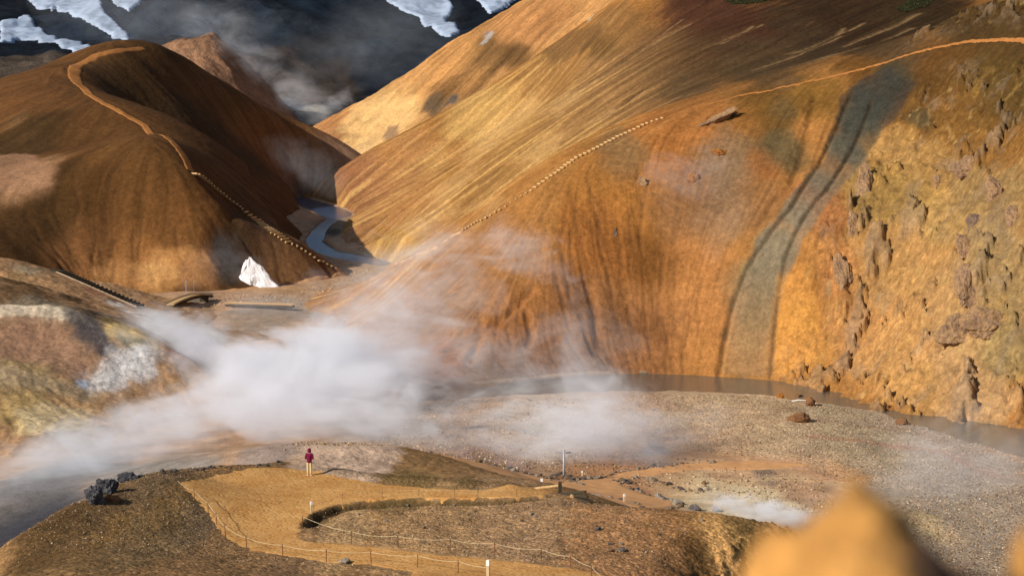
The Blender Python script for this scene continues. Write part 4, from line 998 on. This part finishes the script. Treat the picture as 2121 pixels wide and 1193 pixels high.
marker(VF, 1293, 1040, 0.70, 'small white topped marker post on the stony edge of the valley path', 0.16)
marker(VF, 1206, 985, 0.45, 'tiny white topped peg just beyond the stones around the signpost', 0.13)

# ------------------------------------------------------------------ signpost with its stones
q = at(VF, 1168, 988)
t = empty('signpost', q); tag(t, 'grey signpost with crossed direction boards standing in a heap of stones', 'signpost')
MB().tube([(0, 0, -0.3), (0, 0, 2.5)], [0.12, 0.10], 10).build('post', M_steel, t, smooth_=True)
MB().tube([(0, 0, 2.5), (0, 0, 2.62)], [0.13, 0.05], 10).build('post_cap', M_steel, t)
MB().box((-0.42, -0.06, 2.34), (0.8, 0.05, 0.13), 0.06).build('direction_board', M_steel, t, bevel=0.01)
MB().box((0.40, 0.06, 2.30), (0.62, 0.05, 0.13), 0.5).build('direction_board', M_steel, t, bevel=0.01)
MB().box((0.22, -0.07, 2.02), (0.34, 0.04, 0.11), -0.3).build('direction_board', M_steel, t, bevel=0.01)

# ------------------------------------------------------------------ timber ledge at the end of the upper path
q = at(NR, 1160, 1022); q2 = at(NR, 1222, 1042)
t = empty('timber_ledge', q); tag(t, 'dark timber retaining ledge where the upper path ends above the valley', 'retaining ledge')
o = Vector(q); d = Vector((q2[0] - q[0], q2[1] - q[1], 0)); d.z = q2[2] - q[2]
a = math.atan2(d.y, d.x); Ld = d.length; pit = -math.asin(d.z / Ld)
for k in range(3):
    M = Matrix.Translation(d / 2 + Vector((0, -0.02 * k, 0.02 + 0.16 * k))) @ Matrix.Rotation(a, 4, 'Z') @ Matrix.Rotation(pit * (1 + 0.5 * k), 4, 'Y')
    MB().box(None, (Ld * (1.0 - 0.14 * k), 0.14, 0.15), M=M).build('beam', M_dark, t, bevel=0.015)
MB().box((0.0, -0.05, 0.3), (0.2, 0.2, 0.8)).build('end_post', M_dark, t, bevel=0.02)
MB().box((0.0, -0.05, 0.72), (0.24, 0.24, 0.05)).build('post_cap', M_iron, t)
MB().tube([(d.x * 0.42, d.y * 0.42 - 0.2, d.z * 0.42 + 0.1), (d.x * 0.42, d.y * 0.42 - 0.5, d.z * 0.42 + 0.1)], 0.16, 10).build('log_end', M_wood, t)
MB().tube([(-0.1, 0.1, 0.46), (-1.5, 0.5, 0.2)], 0.09, 8).build('edge_log', M_wood, t)

# ------------------------------------------------------------------ boulders, crags, stones
def rim(l, u, ymax=125):
    v = np.arange(930, 1190, 1.0); h = l.hit(np.full(v.shape, u), v)[0]
    return float(v[np.argmax(h[:, 1] < ymax)])
def boulder(l, u, v, r, m, seed, label, cat='boulder', name='boulder', group=None, sink=0.25, rz=0.0, tilt=0.0, amp=0.3, cuts=6, sub=4):
    q = at(l, u, v); s = q[1] / FPX
    R_ = (r[0] * s, r[1] * s, r[2] * s)
    me = rock_mesh(name, m, seed, R_, sub, amp, 1.3, cuts)
    o = put(name, me, (q[0], q[1], q[2] + R_[2] * (1 - 2 * sink) * 0.9), (0, tilt, rz)); tag(o, label, cat, group); return o
boulder(NR, 196, rim(NR, 196) + 14, (17, 18, 24), M_lava, 3, 'black lava boulder at the low left end of the ridge, lowest of the three', amp=0.6, cuts=2, sink=0.3)
boulder(NR, 222, rim(NR, 222) + 8, (23, 22, 22), M_lava, 8, 'largest black lava boulder on the left rim of the ridge', amp=0.6, cuts=2, sink=0.3)
boulder(NR, 268, rim(NR, 268) + 3, (18, 18, 12), M_lava, 12, 'flat black lava boulder on the ridge rim, highest of the three', amp=0.6, cuts=2, sink=0.3)
boulder(NR, 232, rim(NR, 232) + 26, (20, 14, 12), M_brown, 14, 'purplish brown slab beside the black boulders', 'rock', 'rock', sink=0.4)
boulder(VF, 1652, 872, (24, 28, 15), M_brown, 21, 'biggest brown boulder on the gravel bar', sink=0.3)
boulder(VF, 1678, 840, (11, 13, 13), M_brown, 22, 'upright brown boulder at the river edge with a stick leaning on it', sink=0.15)
boulder(VF, 1655, 826, (9, 12, 8), M_brown, 23, 'small reddish boulder at the waterline between two others', sink=0.2)
boulder(VF, 1617, 824, (8, 9, 7), M_ochre, 24, 'small yellowish boulder at the waterline, leftmost of the river boulders', sink=0.2)
boulder(VF, 1822, 850, (12, 14, 8), M_ochre, 25, 'pale orange boulder by the narrow spit of gravel in the river', sink=0.3)
boulder(VF, 1868, 878, (14, 14, 9), M_brown, 26, 'dull brown boulder on the gravel right of the biggest boulder', sink=0.3)
q = at(VF, 1640, 833)
tag(MB().tube([(0, 0, 0.12), (0.8, -0.1, 0.3), (1.7, -0.2, 0.25)], [0.07, 0.06, 0.04], 7).build('driftwood_stick', M_white), 'bleached driftwood stick lying between the river boulders', 'driftwood').location = q
# stones on the flats in front of the steam
boulder(VF, 1440, 1056, (13, 14, 8), M_grey, 31, 'grey boulder at the corner where the valley path meets the ridge', sink=0.25)
boulder(VF, 1405, 1044, (12, 12, 7), M_pale, 32, 'pale grey boulder on the stony bend of the valley path', sink=0.25)
boulder(VF, 1364, 1030, (9, 10, 7), M_pale, 33, 'pale cream boulder beside the whitish mud flat', sink=0.25)
boulder(VF, 1482, 1058, (10, 10, 6), M_grey, 34, 'small grey boulder close to the low white steam jet', sink=0.25)
boulder(NR, 714, 1166, (12, 13, 7), M_pale, 41, 'light grey stone lying at the foot of the front rope fence', 'stone', 'stone', sink=0.2)
boulder(NR, 1288, 1141, (11, 11, 6), M_grey, 42, 'largest grey stone on the gravel island near its right end', 'stone', 'stone', sink=0.2)
boulder(NR, 1238, 1098, (8, 8, 5), M_grey, 43, 'mauve grey stone on the middle of the gravel island', 'stone', 'stone', sink=0.2)
boulder(NR, 1265, 1141, (9, 9, 5), M_tan, 44, 'brown stone right beside the largest grey stone of the island', 'stone', 'stone', sink=0.2)
boulder(NR, 700, 918, (17, 12, 5), M_pale, 45, 'low heap of pale stone on the pinkish flat behind the person', 'stone', 'stone', sink=0.3)

def crag(u, v, r, m, seed, label, rz=0.0, tilt=0.0, l=None, push=0.35, rot=None):
    """a rock standing out of the cliff: broad, shallow and set into the face"""
    q = at(l or RM, u, v); s = q[1] / FPX
    me = rock_mesh('rock_outcrop', m, seed, (1.45 * r[0] * s, 1.5 * r[2] * s, 1.35 * r[1] * s), 5, 0.26, 2.0, 14)
    o = put('rock_outcrop', me, (q[0], q[1] + push, q[2]), (R(-35), rot if rot is not None else 0.0, rz)); tag(o, label, 'rock outcrop'); return o
crag(1480, 254, (46, 9, 12), M_crag, 51, 'long ragged rock rib just under the crest trail of the orange slope', rot=R(-28))
crag(1505, 241, (16, 8, 12), M_cragd, 66, 'dark knob at the upper end of the ragged rock rib', rot=R(-30))
crag(1329, 381, (9, 10, 9), M_crag, 52, 'small grey boulder stuck on the orange slope left of the pink patch')
crag(1438, 374, (12, 17, 9), M_ochre, 53, 'upright orange rock with a dark right side on the upper slope', rot=R(20))
crag(1493, 319, (15, 10, 9), M_ochre, 54, 'wedge shaped orange rock between the rib and the grey gully')
crag(1275, 488, (5, 14, 5), M_cragd, 55, 'small dark upright splinter of rock on the plain orange slope', rot=R(12))
crag(1792, 385, (17, 42, 12), M_crag, 56, 'tall brown rock pillar right of the grey gully', rot=R(6))
crag(1770, 470, (13, 34, 10), M_crag, 57, 'narrow rock pillar below the tall brown one', rot=R(4))
crag(1745, 570, (14, 36, 11), M_crag, 58, 'thin rock blade with a pale left edge low on the cliff', rot=R(-10))
crag(2005, 352, (34, 22, 14), M_crag, 59, 'overhanging grey rock high on the right of the cliff')
crag(2068, 395, (18, 30, 12), M_crag, 60, 'jagged grey rock tooth near the right edge of the photo', rot=R(-8))
crag(2020, 462, (18, 22, 12), M_cragd, 61, 'curled dark rock knob above the long rock column')
crag(2002, 512, (17, 28, 13), M_crag, 62, 'middle block of the knobbly rock column on the right cliff')
crag(2005, 590, (26, 42, 16), M_crag, 63, 'broad lower block of the knobbly rock column')
crag(1985, 690, (36, 40, 16), M_crag, 64, 'mauve rock buttress at the bottom of the rock column')
crag(2050, 675, (42, 38, 18), M_crag, 65, 'largest bulging brown rock mass low on the right cliff')
crag(2105, 450, (18, 34, 12), M_crag, 67, 'pale mottled rock at the right edge of the photo')
crag(1945, 380, (10, 14, 8), M_crag, 68, 'small brown rock left of the overhanging grey rock')

# small stones: a few shared meshes, each stone its own object
SM = {}
for nm, m in (('p', M_pale), ('g', M_grey), ('t', M_tan), ('l', M_lava)):
    SM[nm] = [rock_mesh('stone', m, 200 + 7 * k + ord(nm), (1, 1, 0.7), 2, 0.3, 1.2, 5) for k in range(3)]
def stone(l, x, y, r, kind, label, group, rd):
    z = float(l.z(np.array([x]), np.array([y]))[0])
    o = put('stone', rd.choice(SM[kind]), (x, y, z + r * 0.25), (rd.uniform(-.3, .3), rd.uniform(-.3, .3), rd.uniform(0, 6.3)), (r * rd.uniform(.8, 1.3), r * rd.uniform(.8, 1.3), r * rd.uniform(.7, 1.1)))
    tag(o, label, 'stone', group)
rd = random.Random(77)
Z3 = lambda L_: [(1080 + x * .1886, 920 + y * .1886) for x, y in L_]
rows = [(Z3([(90,330),(300,370),(460,412),(640,405),(830,370),(1000,320),(1250,280),(1500,240),(1800,210),(2121,195)]), 'far', 54),
        (Z3([(1080,440),(1190,380),(1330,360),(1480,400),(1600,450),(1750,500),(1900,525),(2040,500),(2010,440)]), 'loop', 40),
        (Z3([(600,520),(760,555),(900,575),(1050,605),(1200,640),(1310,690),(1370,720),(1520,740),(1640,710),(1740,670)]), 'near', 44),
        (Z3([(1100,460),(1250,500),(1340,545),(1420,575),(1560,610),(1700,640),(1760,660)]), 'mud', 30),
        ([(911,954),(987,973),(1040,988),(1107,1001)], 'left', 30), ([(983,954),(1040,967),(1092,981),(1145,994)], 'mid', 26)]
rl = {'far': 'small stone in the long row lining the far side of the valley path', 'loop': 'small stone in the looping row around the brown patch beside the valley path', 'near': 'small stone in the row lining the near side of the valley path',
      'mud': 'small stone in the row between the valley path and the whitish mud', 'left': 'small stone in the lower row along the left arm of the valley path', 'mid': 'small stone in the upper row along the left arm of the valley path'}
for pix, key, n in rows:
    p = resample(VF.poly(pix), 0.05); ii = np.linspace(0, len(p) - 1, n)
    for i in ii:
        q = p[int(i)]; r = rd.choice((0.12, 0.14, 0.18, 0.22, 0.3))
        stone(VF, q[0] + rd.gauss(0, .12), q[1] + rd.gauss(0, .3), r, rd.choice('ppgtt'), rl[key], 'row of stones, ' + key + ' side', rd)
q0 = at(VF, 1168, 989)
for k in range(34):
    a = rd.uniform(0, 6.28); r_ = abs(rd.gauss(0, 1.0))
    stone(VF, q0[0] + 0.35 + 1.5 * r_ * math.cos(a), q0[1] + 1.6 * r_ * math.sin(a), rd.uniform(0.12, 0.3), rd.choice('pgt'), 'stone in the heap around the foot of the signpost', 'stone heap at the signpost', rd)
q0 = at(VF, 1292, 998)
for k in range(12):
    stone(VF, q0[0] + rd.gauss(0, 0.5), q0[1] + rd.gauss(0, 0.9), rd.uniform(0.15, 0.32), rd.choice('ggt'), 'stone in the small dark heap at the fork of the valley path', 'stone heap at the path fork', rd)
for k in range(30):
    u = rd.uniform(280, 590); v = rim(NR, u) + rd.uniform(1, 7)
    q = at(NR, u, v); stone(NR, q[0], q[1], rd.uniform(0.06, 0.2), rd.choice('lgg'), 'dark stone on the rim of the ridge left of the person', 'dark stones along the ridge rim', rd)
for k in range(60):
    u = rd.uniform(720, 1480); v = rd.uniform(1045, 1140)
    if v > 1095 + (u - 720) * 0.07 or v < 1040 + (u > 1150) * (u - 1150) * 0.1: continue
    q = at(NR, u, v); stone(NR, q[0], q[1], rd.choice((0.05, 0.06, 0.08, 0.12)), rd.choice('pptg'), 'loose stone on the gravel island between the two path arms', 'loose stones on the gravel island', rd)

# gravel nobody could count: one mesh each
def gravel(name, l, n, region, rmin, rmax, m, seed, power=2.5, bright=1.35):
    r_ = np.random.default_rng(seed)
    base = np.array([(1, 0, 0), (-1, 0, 0), (0, 1, 0), (0, -1, 0), (0, 0, 1), (0, 0, -.6), (.6, .6, .4), (-.6, .6, .3), (.6, -.6, .35), (-.6, -.6, .4)], float)
    bm = bmesh.new(); vs = [bm.verts.new(p) for p in base]; bmesh.ops.convex_hull(bm, input=vs); bmesh.ops.triangulate(bm, faces=bm.faces)
    bm.verts.index_update(); bv = np.array([v.co[:] for v in bm.verts]); bf = np.array([[v.index for v in f.verts] for f in bm.faces]); bm.free()
    P_ = region(r_, n); n = len(P_)
    z = l.z(P_[:, 0], P_[:, 1])
    s = rmin + (rmax - rmin) * r_.random(n) ** power
    V = bv[None] * (1 + 0.35 * r_.standard_normal((n, len(bv), 1))) * s[:, None, None] * np.array([1, 1, 0.75])
    a = r_.random(n) * 6.283; c, d = np.cos(a)[:, None], np.sin(a)[:, None]
    x = V[..., 0] * c - V[..., 1] * d; y = V[..., 0] * d + V[..., 1] * c
    V = np.stack([x + P_[:, 0:1], y + P_[:, 1:2], V[..., 2] + (z + s * 0.2)[:, None]], -1)
    F = (bf[None] + (np.arange(n) * len(bv))[:, None, None]).reshape(-1, 3)
    o = mesh_np(name, V.reshape(-1, 3), F, m); o['kind'] = 'stuff'
    pal = np.array([lin(c) for c in ((165,138,104),(130,104,76),(190,168,138),(108,86,64),(150,115,80),(138,120,104))])
    cc = bright * pal[r_.integers(0, len(pal), n)] * (0.7 + 0.5 * r_.random((n, 1)))
    attr(o.data, 'albedo', np.repeat(cc, len(bv), 0)); return o
def mgrav():
    def b(t, N, L, bs):
        at_ = N.new('ShaderNodeAttribute'); at_.attribute_name = 'albedo'
        L.new(at_.outputs['Color'], bs.inputs['Base Color']); bs.inputs['Roughness'].default_value = 0.95; bs.inputs['Specular IOR Level'].default_value = 0.1
    return mat('gravel_stones', b)
M_grav = mgrav()
def reg_poly(l, pix, inv=None):
    def f(r_, n):
        poly = l.poly(pix)[:, :2]; lo, hi = poly.min(0), poly.max(0)
        out = np.empty((0, 2))
        while len(out) < n:
            p = lo + (hi - lo) * r_.random((n * 2, 2)); ok = polysd(poly, p[:, 0], p[:, 1]) > 0
            if inv is not None: ok &= polysd(inv, p[:, 0], p[:, 1]) < -0.1
            out = np.r_[out, p[ok]]
        return out[:n]
    return f
gravel('gravel', VF, 26000, reg_poly(VF, [(1290,880),(1330,815),(1600,822),(1830,858),(2121,948),(2300,1010),(2300,1193),(1800,1193),(1750,1060),(1900,1020),(1700,985),(1640,950),(1400,930)]), 0.03, 0.10, M_grav, 5, 2.5, 1.25)
gravel('gravel', VF, 9000, reg_poly(VF, [(560,935),(900,830),(1330,820),(1300,930),(1700,990),(1750,1080),(1400,1010),(1100,975),(900,940)]), 0.03, 0.14, M_grav, 6)
gravel('gravel', NR, 22000, reg_poly(NR, [(0,1193),(0,1120),(190,1035),(370,965),(600,970),(760,985),(1000,1008),(1160,1018),(1300,1050),(1480,1075),(1620,1085),(1400,1168),(1330,1193)], pathw), 0.010, 0.055, M_grav, 7, 3.0, 0.95)
gravel('gravel', VF, 1800, reg_poly(VF, [(440,640),(640,640),(720,600),(790,548),(745,562),(620,605),(450,612)]), 0.05, 0.16, M_grav, 8)

# near rocks by the camera, far out of focus
def nearrock(u, vtop, d, r, seed, label, zb=1.5):
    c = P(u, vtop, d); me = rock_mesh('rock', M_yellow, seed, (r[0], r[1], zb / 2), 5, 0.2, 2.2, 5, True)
    top = max(v.co.z for v in me.vertices)
    for v in me.vertices:
        if v.co.z > 0: v.co.z *= 1 - 0.3 * min(1, abs(v.co.x + 0.02) / (0.8 * r[0]))
        if v.co.z > 0: v.co.z += 0.05 * math.exp(-((v.co.x + 0.02) / 0.08) ** 2 - (v.co.y / 0.12) ** 2)
    top = max(v.co.z for v in me.vertices)
    o = put('rock', me, (c[0], c[1], c[2] - top + 0.045)); tag(o, label, 'rock'); return o
nr1 = nearrock(1800, 1040, 3.2, (0.56, 0.3), 92, 'blurred yellow rock with a painted shade side close to the camera, bottom right')
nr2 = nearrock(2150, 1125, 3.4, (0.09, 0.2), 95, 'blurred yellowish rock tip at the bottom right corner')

# ------------------------------------------------------------------ person, seen from behind
def skinned(name, joints, edges, m, parent=None, sub=2, root=0):
    me = bpy.data.meshes.new(name); me.from_pydata([j[0] for j in joints], edges, [])
    o = bpy.data.objects.new(name, me); col.objects.link(o)
    sk = o.modifiers.new('skin', 'SKIN'); sk.use_smooth_shade = True
    for i, j in enumerate(joints):
        r = j[1]; me.skin_vertices[0].data[i].radius = r if isinstance(r, tuple) else (r, r)
        me.skin_vertices[0].data[i].use_root = (i == root)
    o.modifiers.new('sub', 'SUBSURF').levels = sub; o.modifiers['sub'].render_levels = sub
    me.materials.append(m)
    if parent: o.parent = parent
    return o
M_skin = simple('skin', (200, 150, 120), 0.6, 0.05, 20, 0.3, 0.05)
M_jacket = simple('maroon_fabric', (112, 18, 58), 0.85, 0.2, 14, 0.2, 0.5, 0.02)
M_trous = simple('cream_trousers', (208, 188, 136), 0.85, 0.12, 16, 0.2, 0.4, 0.01)
M_shoe = simple('white_shoe', (235, 235, 235), 0.6, 0.08, 20)
M_hair = simple('dark_hair', (50, 36, 28), 0.7, 0.2, 40)
q = at(NR, 641, 985)
# faces +Y (away from the camera); z up, feet at 0, height 1.70
J = [((0,0,.92),(.15,.10)), ((0,0,1.08),(.12,.09)), ((0,.01,1.25),(.14,.095)), ((0,0,1.39),(.12,.08)), ((0,.01,1.47),.05), ((0,.03,1.56),(.068,.085)), ((0,.03,1.66),(.072,.09)),
     ((.17,0,1.37),.05), ((.235,-.03,1.13),.042), ((.14,.17,1.06),.034), ((.07,.23,1.08),.03),
     ((-.17,0,1.37),.05), ((-.235,-.03,1.13),.042), ((-.14,.17,1.06),.034), ((-.07,.23,1.08),.03),
     ((.09,0,.86),.085), ((.095,.02,.48),.055), ((.10,-.02,.09),.038), ((.105,.10,.04),.036),
     ((-.09,0,.86),.085), ((-.095,.02,.48),.055), ((-.10,-.02,.09),.038), ((-.105,.10,.04),.036)]
E = [(0,1),(1,2),(2,3),(3,4),(4,5),(5,6),(3,7),(7,8),(8,9),(9,10),(3,11),(11,12),(12,13),(13,14),(0,15),(15,16),(16,17),(17,18),(0,19),(19,20),(20,21),(21,22)]
pe = skinned('person', J, E, M_skin); pe.location = q; pe.rotation_euler = (0, 0, R(-6))
tag(pe, 'person seen from behind in a maroon hooded jacket and cream trousers on the path edge', 'person')
skinned('jacket', [((0,0,.80),(.185,.13)), ((0,0,.92),(.18,.13)), ((0,0,1.08),(.16,.125)), ((0,.01,1.25),(.18,.13)), ((0,0,1.40),(.14,.10)), ((0,.0,1.47),(.085,.085)),
     ((.18,0,1.36),.078), ((.25,-.035,1.12),.066), ((.14,.16,1.05),.052), ((-.18,0,1.36),.078), ((-.25,-.035,1.12),.066), ((-.14,.16,1.05),.052)],
     [(0,1),(1,2),(2,3),(3,4),(4,5),(4,6),(6,7),(7,8),(4,9),(9,10),(10,11)], M_jacket, pe)
hood = rock_mesh('hood', M_jacket, 5, (.125, .135, .165), 4, 0.05, 2, 0, True)
ho = put('hood', hood, (0, .005, 1.60)); ho.parent = pe
me = ho.data; bmh = bmesh.new(); bmh.from_mesh(me)
bmesh.ops.delete(bmh, geom=[v for v in bmh.verts if v.co.y > .095 and abs(v.co.z) < .12], context='VERTS'); bmh.to_mesh(me); bmh.free()
for s in (1, -1):
    skinned('trouser_leg', [((s*.085,0,.90),(.098,.11)), ((s*.095,.02,.50),.075), ((s*.10,-.02,.13),.058)], [(0,1),(1,2)], M_trous, pe)
    skinned('shoe', [((s*.10,-.06,.045),.045), ((s*.102,.03,.045),.05), ((s*.107,.16,.035),.042)], [(0,1),(1,2)], M_shoe, pe)
    # hands held together in front: palm, four fingers, thumb
    for k in range(4):
        x0 = s * .065; z0 = 1.115 - .022 * k; Lf = (.075, .085, .08, .062)[k]
        skinned('finger', [((x0,.24,z0),.011), ((x0 - s*Lf*.5,.268,z0-.004),.010), ((x0 - s*Lf*.95,.262,z0-.008),.008)], [(0,1),(1,2)], M_skin, pe, 1)
    skinned('thumb', [((s*.07,.235,1.12),.012), ((s*.055,.25,1.15),.011), ((s*.035,.258,1.165),.009)], [(0,1),(1,2)], M_skin, pe, 1)
skinned('nose', [((0,.105,1.60),.012), ((0,.128,1.575),.015)], [(0,1)], M_skin, pe, 1)
for s in (1, -1):
    put('eye', rock_mesh('eye', M_hair, 3, (.012, .008, .008), 2, 0, 1, 0, True), (s * .03, .112, 1.615)).parent = pe
put('mouth', rock_mesh('mouth', simple('lips', (150, 80, 75), 0.5), 3, (.024, .008, .007), 2, 0, 1, 0, True), (0, .112, 1.53)).parent = pe
put('hair', rock_mesh('hair', M_hair, 9, (.088, .10, .10), 3, 0.08, 2, 0, True), (0, .012, 1.665)).parent = pe

# ------------------------------------------------------------------ moss at the top of the slope
def moss(pix, n, seed):
    r_ = random.Random(seed); mb = MB(); p = RM.poly(pix); lo, hi = p.min(0), p.max(0); k = 0
    while k < n:
        x, y = r_.uniform(lo[0], hi[0]), r_.uniform(lo[1], hi[1])
        if polysd(p[:, :2], np.array([x]), np.array([y]))[0] < 0: continue
        z = float(RM.z(np.array([x]), np.array([y]))[0]); k += 1
        for j in range(3):
            a = r_.uniform(0, 6.28); b = len(mb.v); h = r_.uniform(.15, .5)
            mb.v += [(x, y, z - .05), (x + .25 * math.cos(a), y + .25 * math.sin(a), z + h * .7), (x + .1 * math.cos(a + 1), y + .1 * math.sin(a + 1), z + h)]; mb.f.append([b, b + 1, b + 2])
    o = mb.build('moss', M_moss); o['kind'] = 'stuff'
moss([(1855,22),(1880,4),(1935,2),(1915,16),(1875,26)], 900, 3)
moss([(1500,4),(1560,0),(1600,1),(1570,8),(1520,10)], 500, 4)

# ------------------------------------------------------------------ steam
def steam_mat(name, D, scale, thr, gain, soft=1.0, stretch=(1, 1, 1), off=0.0):
    m = bpy.data.materials.new(name); m.use_nodes = True; t = m.node_tree; N, L = t.nodes, t.links
    N.remove(N['Principled BSDF']); out = [n for n in N if n.type == 'OUTPUT_MATERIAL'][0]
    pv = N.new('ShaderNodeVolumePrincipled'); pv.inputs['Color'].default_value = (0.93, 0.95, 1.0, 1); pv.inputs['Anisotropy'].default_value = -0.2
    L.new(pv.outputs[0], out.inputs['Volume'])
    tc = N.new('ShaderNodeTexCoord'); ge = N.new('ShaderNodeNewGeometry')
    ln = N.new('ShaderNodeVectorMath'); ln.operation = 'LENGTH'; L.new(tc.outputs['Object'], ln.inputs[0])
    mp = N.new('ShaderNodeMapping'); mp.inputs['Scale'].default_value = stretch; mp.inputs['Location'].default_value = (off, off * .7, off * .3); L.new(ge.outputs['Position'], mp.inputs[0])
    n = nz(N, L, mp.outputs[0], scale * 1.6, 6, 0.62, 1.3)
    nf = nz(N, L, mp.outputs[0], scale * 5.5, 4, 0.6, 1.0)
    # soft billows: noise shifted by the distance from the middle of the puff
    fall = mth(N, L, 'MULTIPLY', mth(N, L, 'POWER', ln.outputs['Value'], 1.6), soft)
    v = mth(N, L, 'SUBTRACT', mth(N, L, 'MULTIPLY', mth(N, L, 'SUBTRACT', n.outputs[0], thr - 0.01), gain * 1.0), mth(N, L, 'SUBTRACT', fall, 0.5))
    edge = mrange(N, L, ln.outputs['Value'], 0.72, 1.0, 1, 0)
    v = mth(N, L, 'MULTIPLY', mth(N, L, 'MAXIMUM', v, 0.0), edge, clamp=True)
    v = mth(N, L, 'MULTIPLY', v, mrange(N, L, nf.outputs[0], 0.34, 0.6, 0.3, 1.1))
    L.new(mth(N, L, 'MULTIPLY', v, D * 2.45), pv.inputs['Density'])
    return m
def puff(u, v, d, rx, rz, ry, D, tilt=0.0, scale=0.09, thr=0.5, gain=2.2, soft=1.0, stretch=(1, 1, 1), seed=0, label=None):
    c = P(u, v, d); s = d / FPX
    bm = bmesh.new(); bmesh.ops.create_icosphere(bm, subdivisions=3, radius=1.02)
    me = bpy.data.meshes.new('steam'); bm.to_mesh(me); bm.free()
    rx *= 1.12; rz *= 1.15
    me.materials.append(steam_mat('steam', D, scale, thr, gain, soft, stretch, seed * 13.7))
    o = put('steam', me, c, (0, R(tilt), 0), (rx * s, ry, rz * s)); o['kind'] = 'stuff'
    return o
# main cloud over the vents at the left
W_ = (0.75, 1, 1.25)
puff(640, 790, 215, 300, 150, 26, 0.16, -12, 0.06, 0.5, 4.5, 1.25, W_, seed=1)
puff(650, 760, 222, 170, 120, 16, 0.13, -25, 0.11, 0.46, 4.0, 1.2, W_, seed=31)
puff(420, 750, 228, 260, 120, 22, 0.11, 14, 0.07, 0.5, 4.5, 1.2, W_, seed=2)
puff(370, 695, 245, 130, 62, 12, 0.11, 16, 0.12, 0.48, 4.0, 1.2, W_, seed=3)
puff(470, 860, 195, 330, 110, 20, 0.13, -8, 0.07, 0.5, 4.5, 1.2, W_, seed=4)
puff(160, 945, 178, 340, 95, 22, 0.09, -10, 0.07, 0.5, 4.5, 1.2, W_, seed=5)
puff(90, 1020, 165, 340, 100, 16, 0.05, -15, 0.07, 0.48, 4.0, 1.2, W_, seed=6)
puff(850, 680, 225, 290, 180, 18, 0.05, -38, 0.07, 0.5, 5.0, 1.2, W_, seed=7)
puff(760, 850, 192, 260, 120, 18, 0.11, -4, 0.08, 0.5, 4.5, 1.2, W_, seed=8)
puff(1090, 530, 238, 190, 75, 8, 0.035, 32, 0.11, 0.52, 5.0, 1.2, W_, seed=9)
puff(800, 600, 250, 280, 150, 12, 0.030, -25, 0.08, 0.5, 4.5, 1.2, W_, seed=10)
# second cloud in the valley
puff(1170, 870, 190, 290, 130, 16, 0.075, 6, 0.08, 0.5, 5.0, 1.2, W_, seed=11)
puff(1190, 890, 186, 150, 80, 9, 0.06, 0, 0.13, 0.48, 4.0, 1.2, W_, seed=32)
puff(1000, 900, 185, 270, 75, 15, 0.035, -5, 0.08, 0.5, 4.5, 1.2, W_, seed=12)
puff(1360, 880, 190, 200, 100, 10, 0.035, 0, 0.10, 0.5, 4.5, 1.2, W_, seed=13)
puff(1130, 740, 222, 320, 120, 10, 0.030, -12, 0.09, 0.5, 4.5, 1.2, W_, seed=14)
puff(2000, 1000, 172, 330, 170, 16, 0.022, -20, 0.08, 0.48, 4.0, 1.2, W_, seed=15)
puff(1420, 370, 257, 130, 70, 4, 0.035, 0, 0.12, 0.48, 4.0, 1.2, W_, seed=16)
puff(1590, 1058, 150, 170, 30, 5, 0.30, 9, 0.30, 0.48, 4.0, 1.2, W_, seed=17)
# hill foot, stream and the far vents
puff(470, 540, 330, 90, 80, 6, 0.015, 0, 0.1, 0.46, 2.2, seed=18)
puff(560, 640, 295, 150, 45, 10, 0.02, 5, 0.1, 0.46, 2.2, seed=19)
puff(640, 350, 480, 130, 60, 8, 0.014, 30, 0.06, 0.46, 2.2, seed=20)
puff(560, 150, 690, 220, 60, 16, 0.018, 36, 0.04, 0.5, 5.0, 1.2, W_, seed=21)
puff(430, 60, 760, 130, 80, 18, 0.010, -30, 0.04, 0.5, 5.0, 1.2, W_, seed=22)
puff(330, 40, 800, 420, 130, 30, 0.0035, 10, 0.03, 0.46, 3.0, 1.2, W_, seed=33)  # this and the next thin puff stand in for distant mist
puff(760, 90, 800, 300, 130, 30, 0.003, -20, 0.03, 0.46, 3.0, 1.2, W_, seed=34)
puff(680, 228, 690, 90, 26, 8, 0.03, -32, 0.07, 0.48, 4.0, 1.2, W_, seed=23)

print('built', round(time.time() - T0, 1))
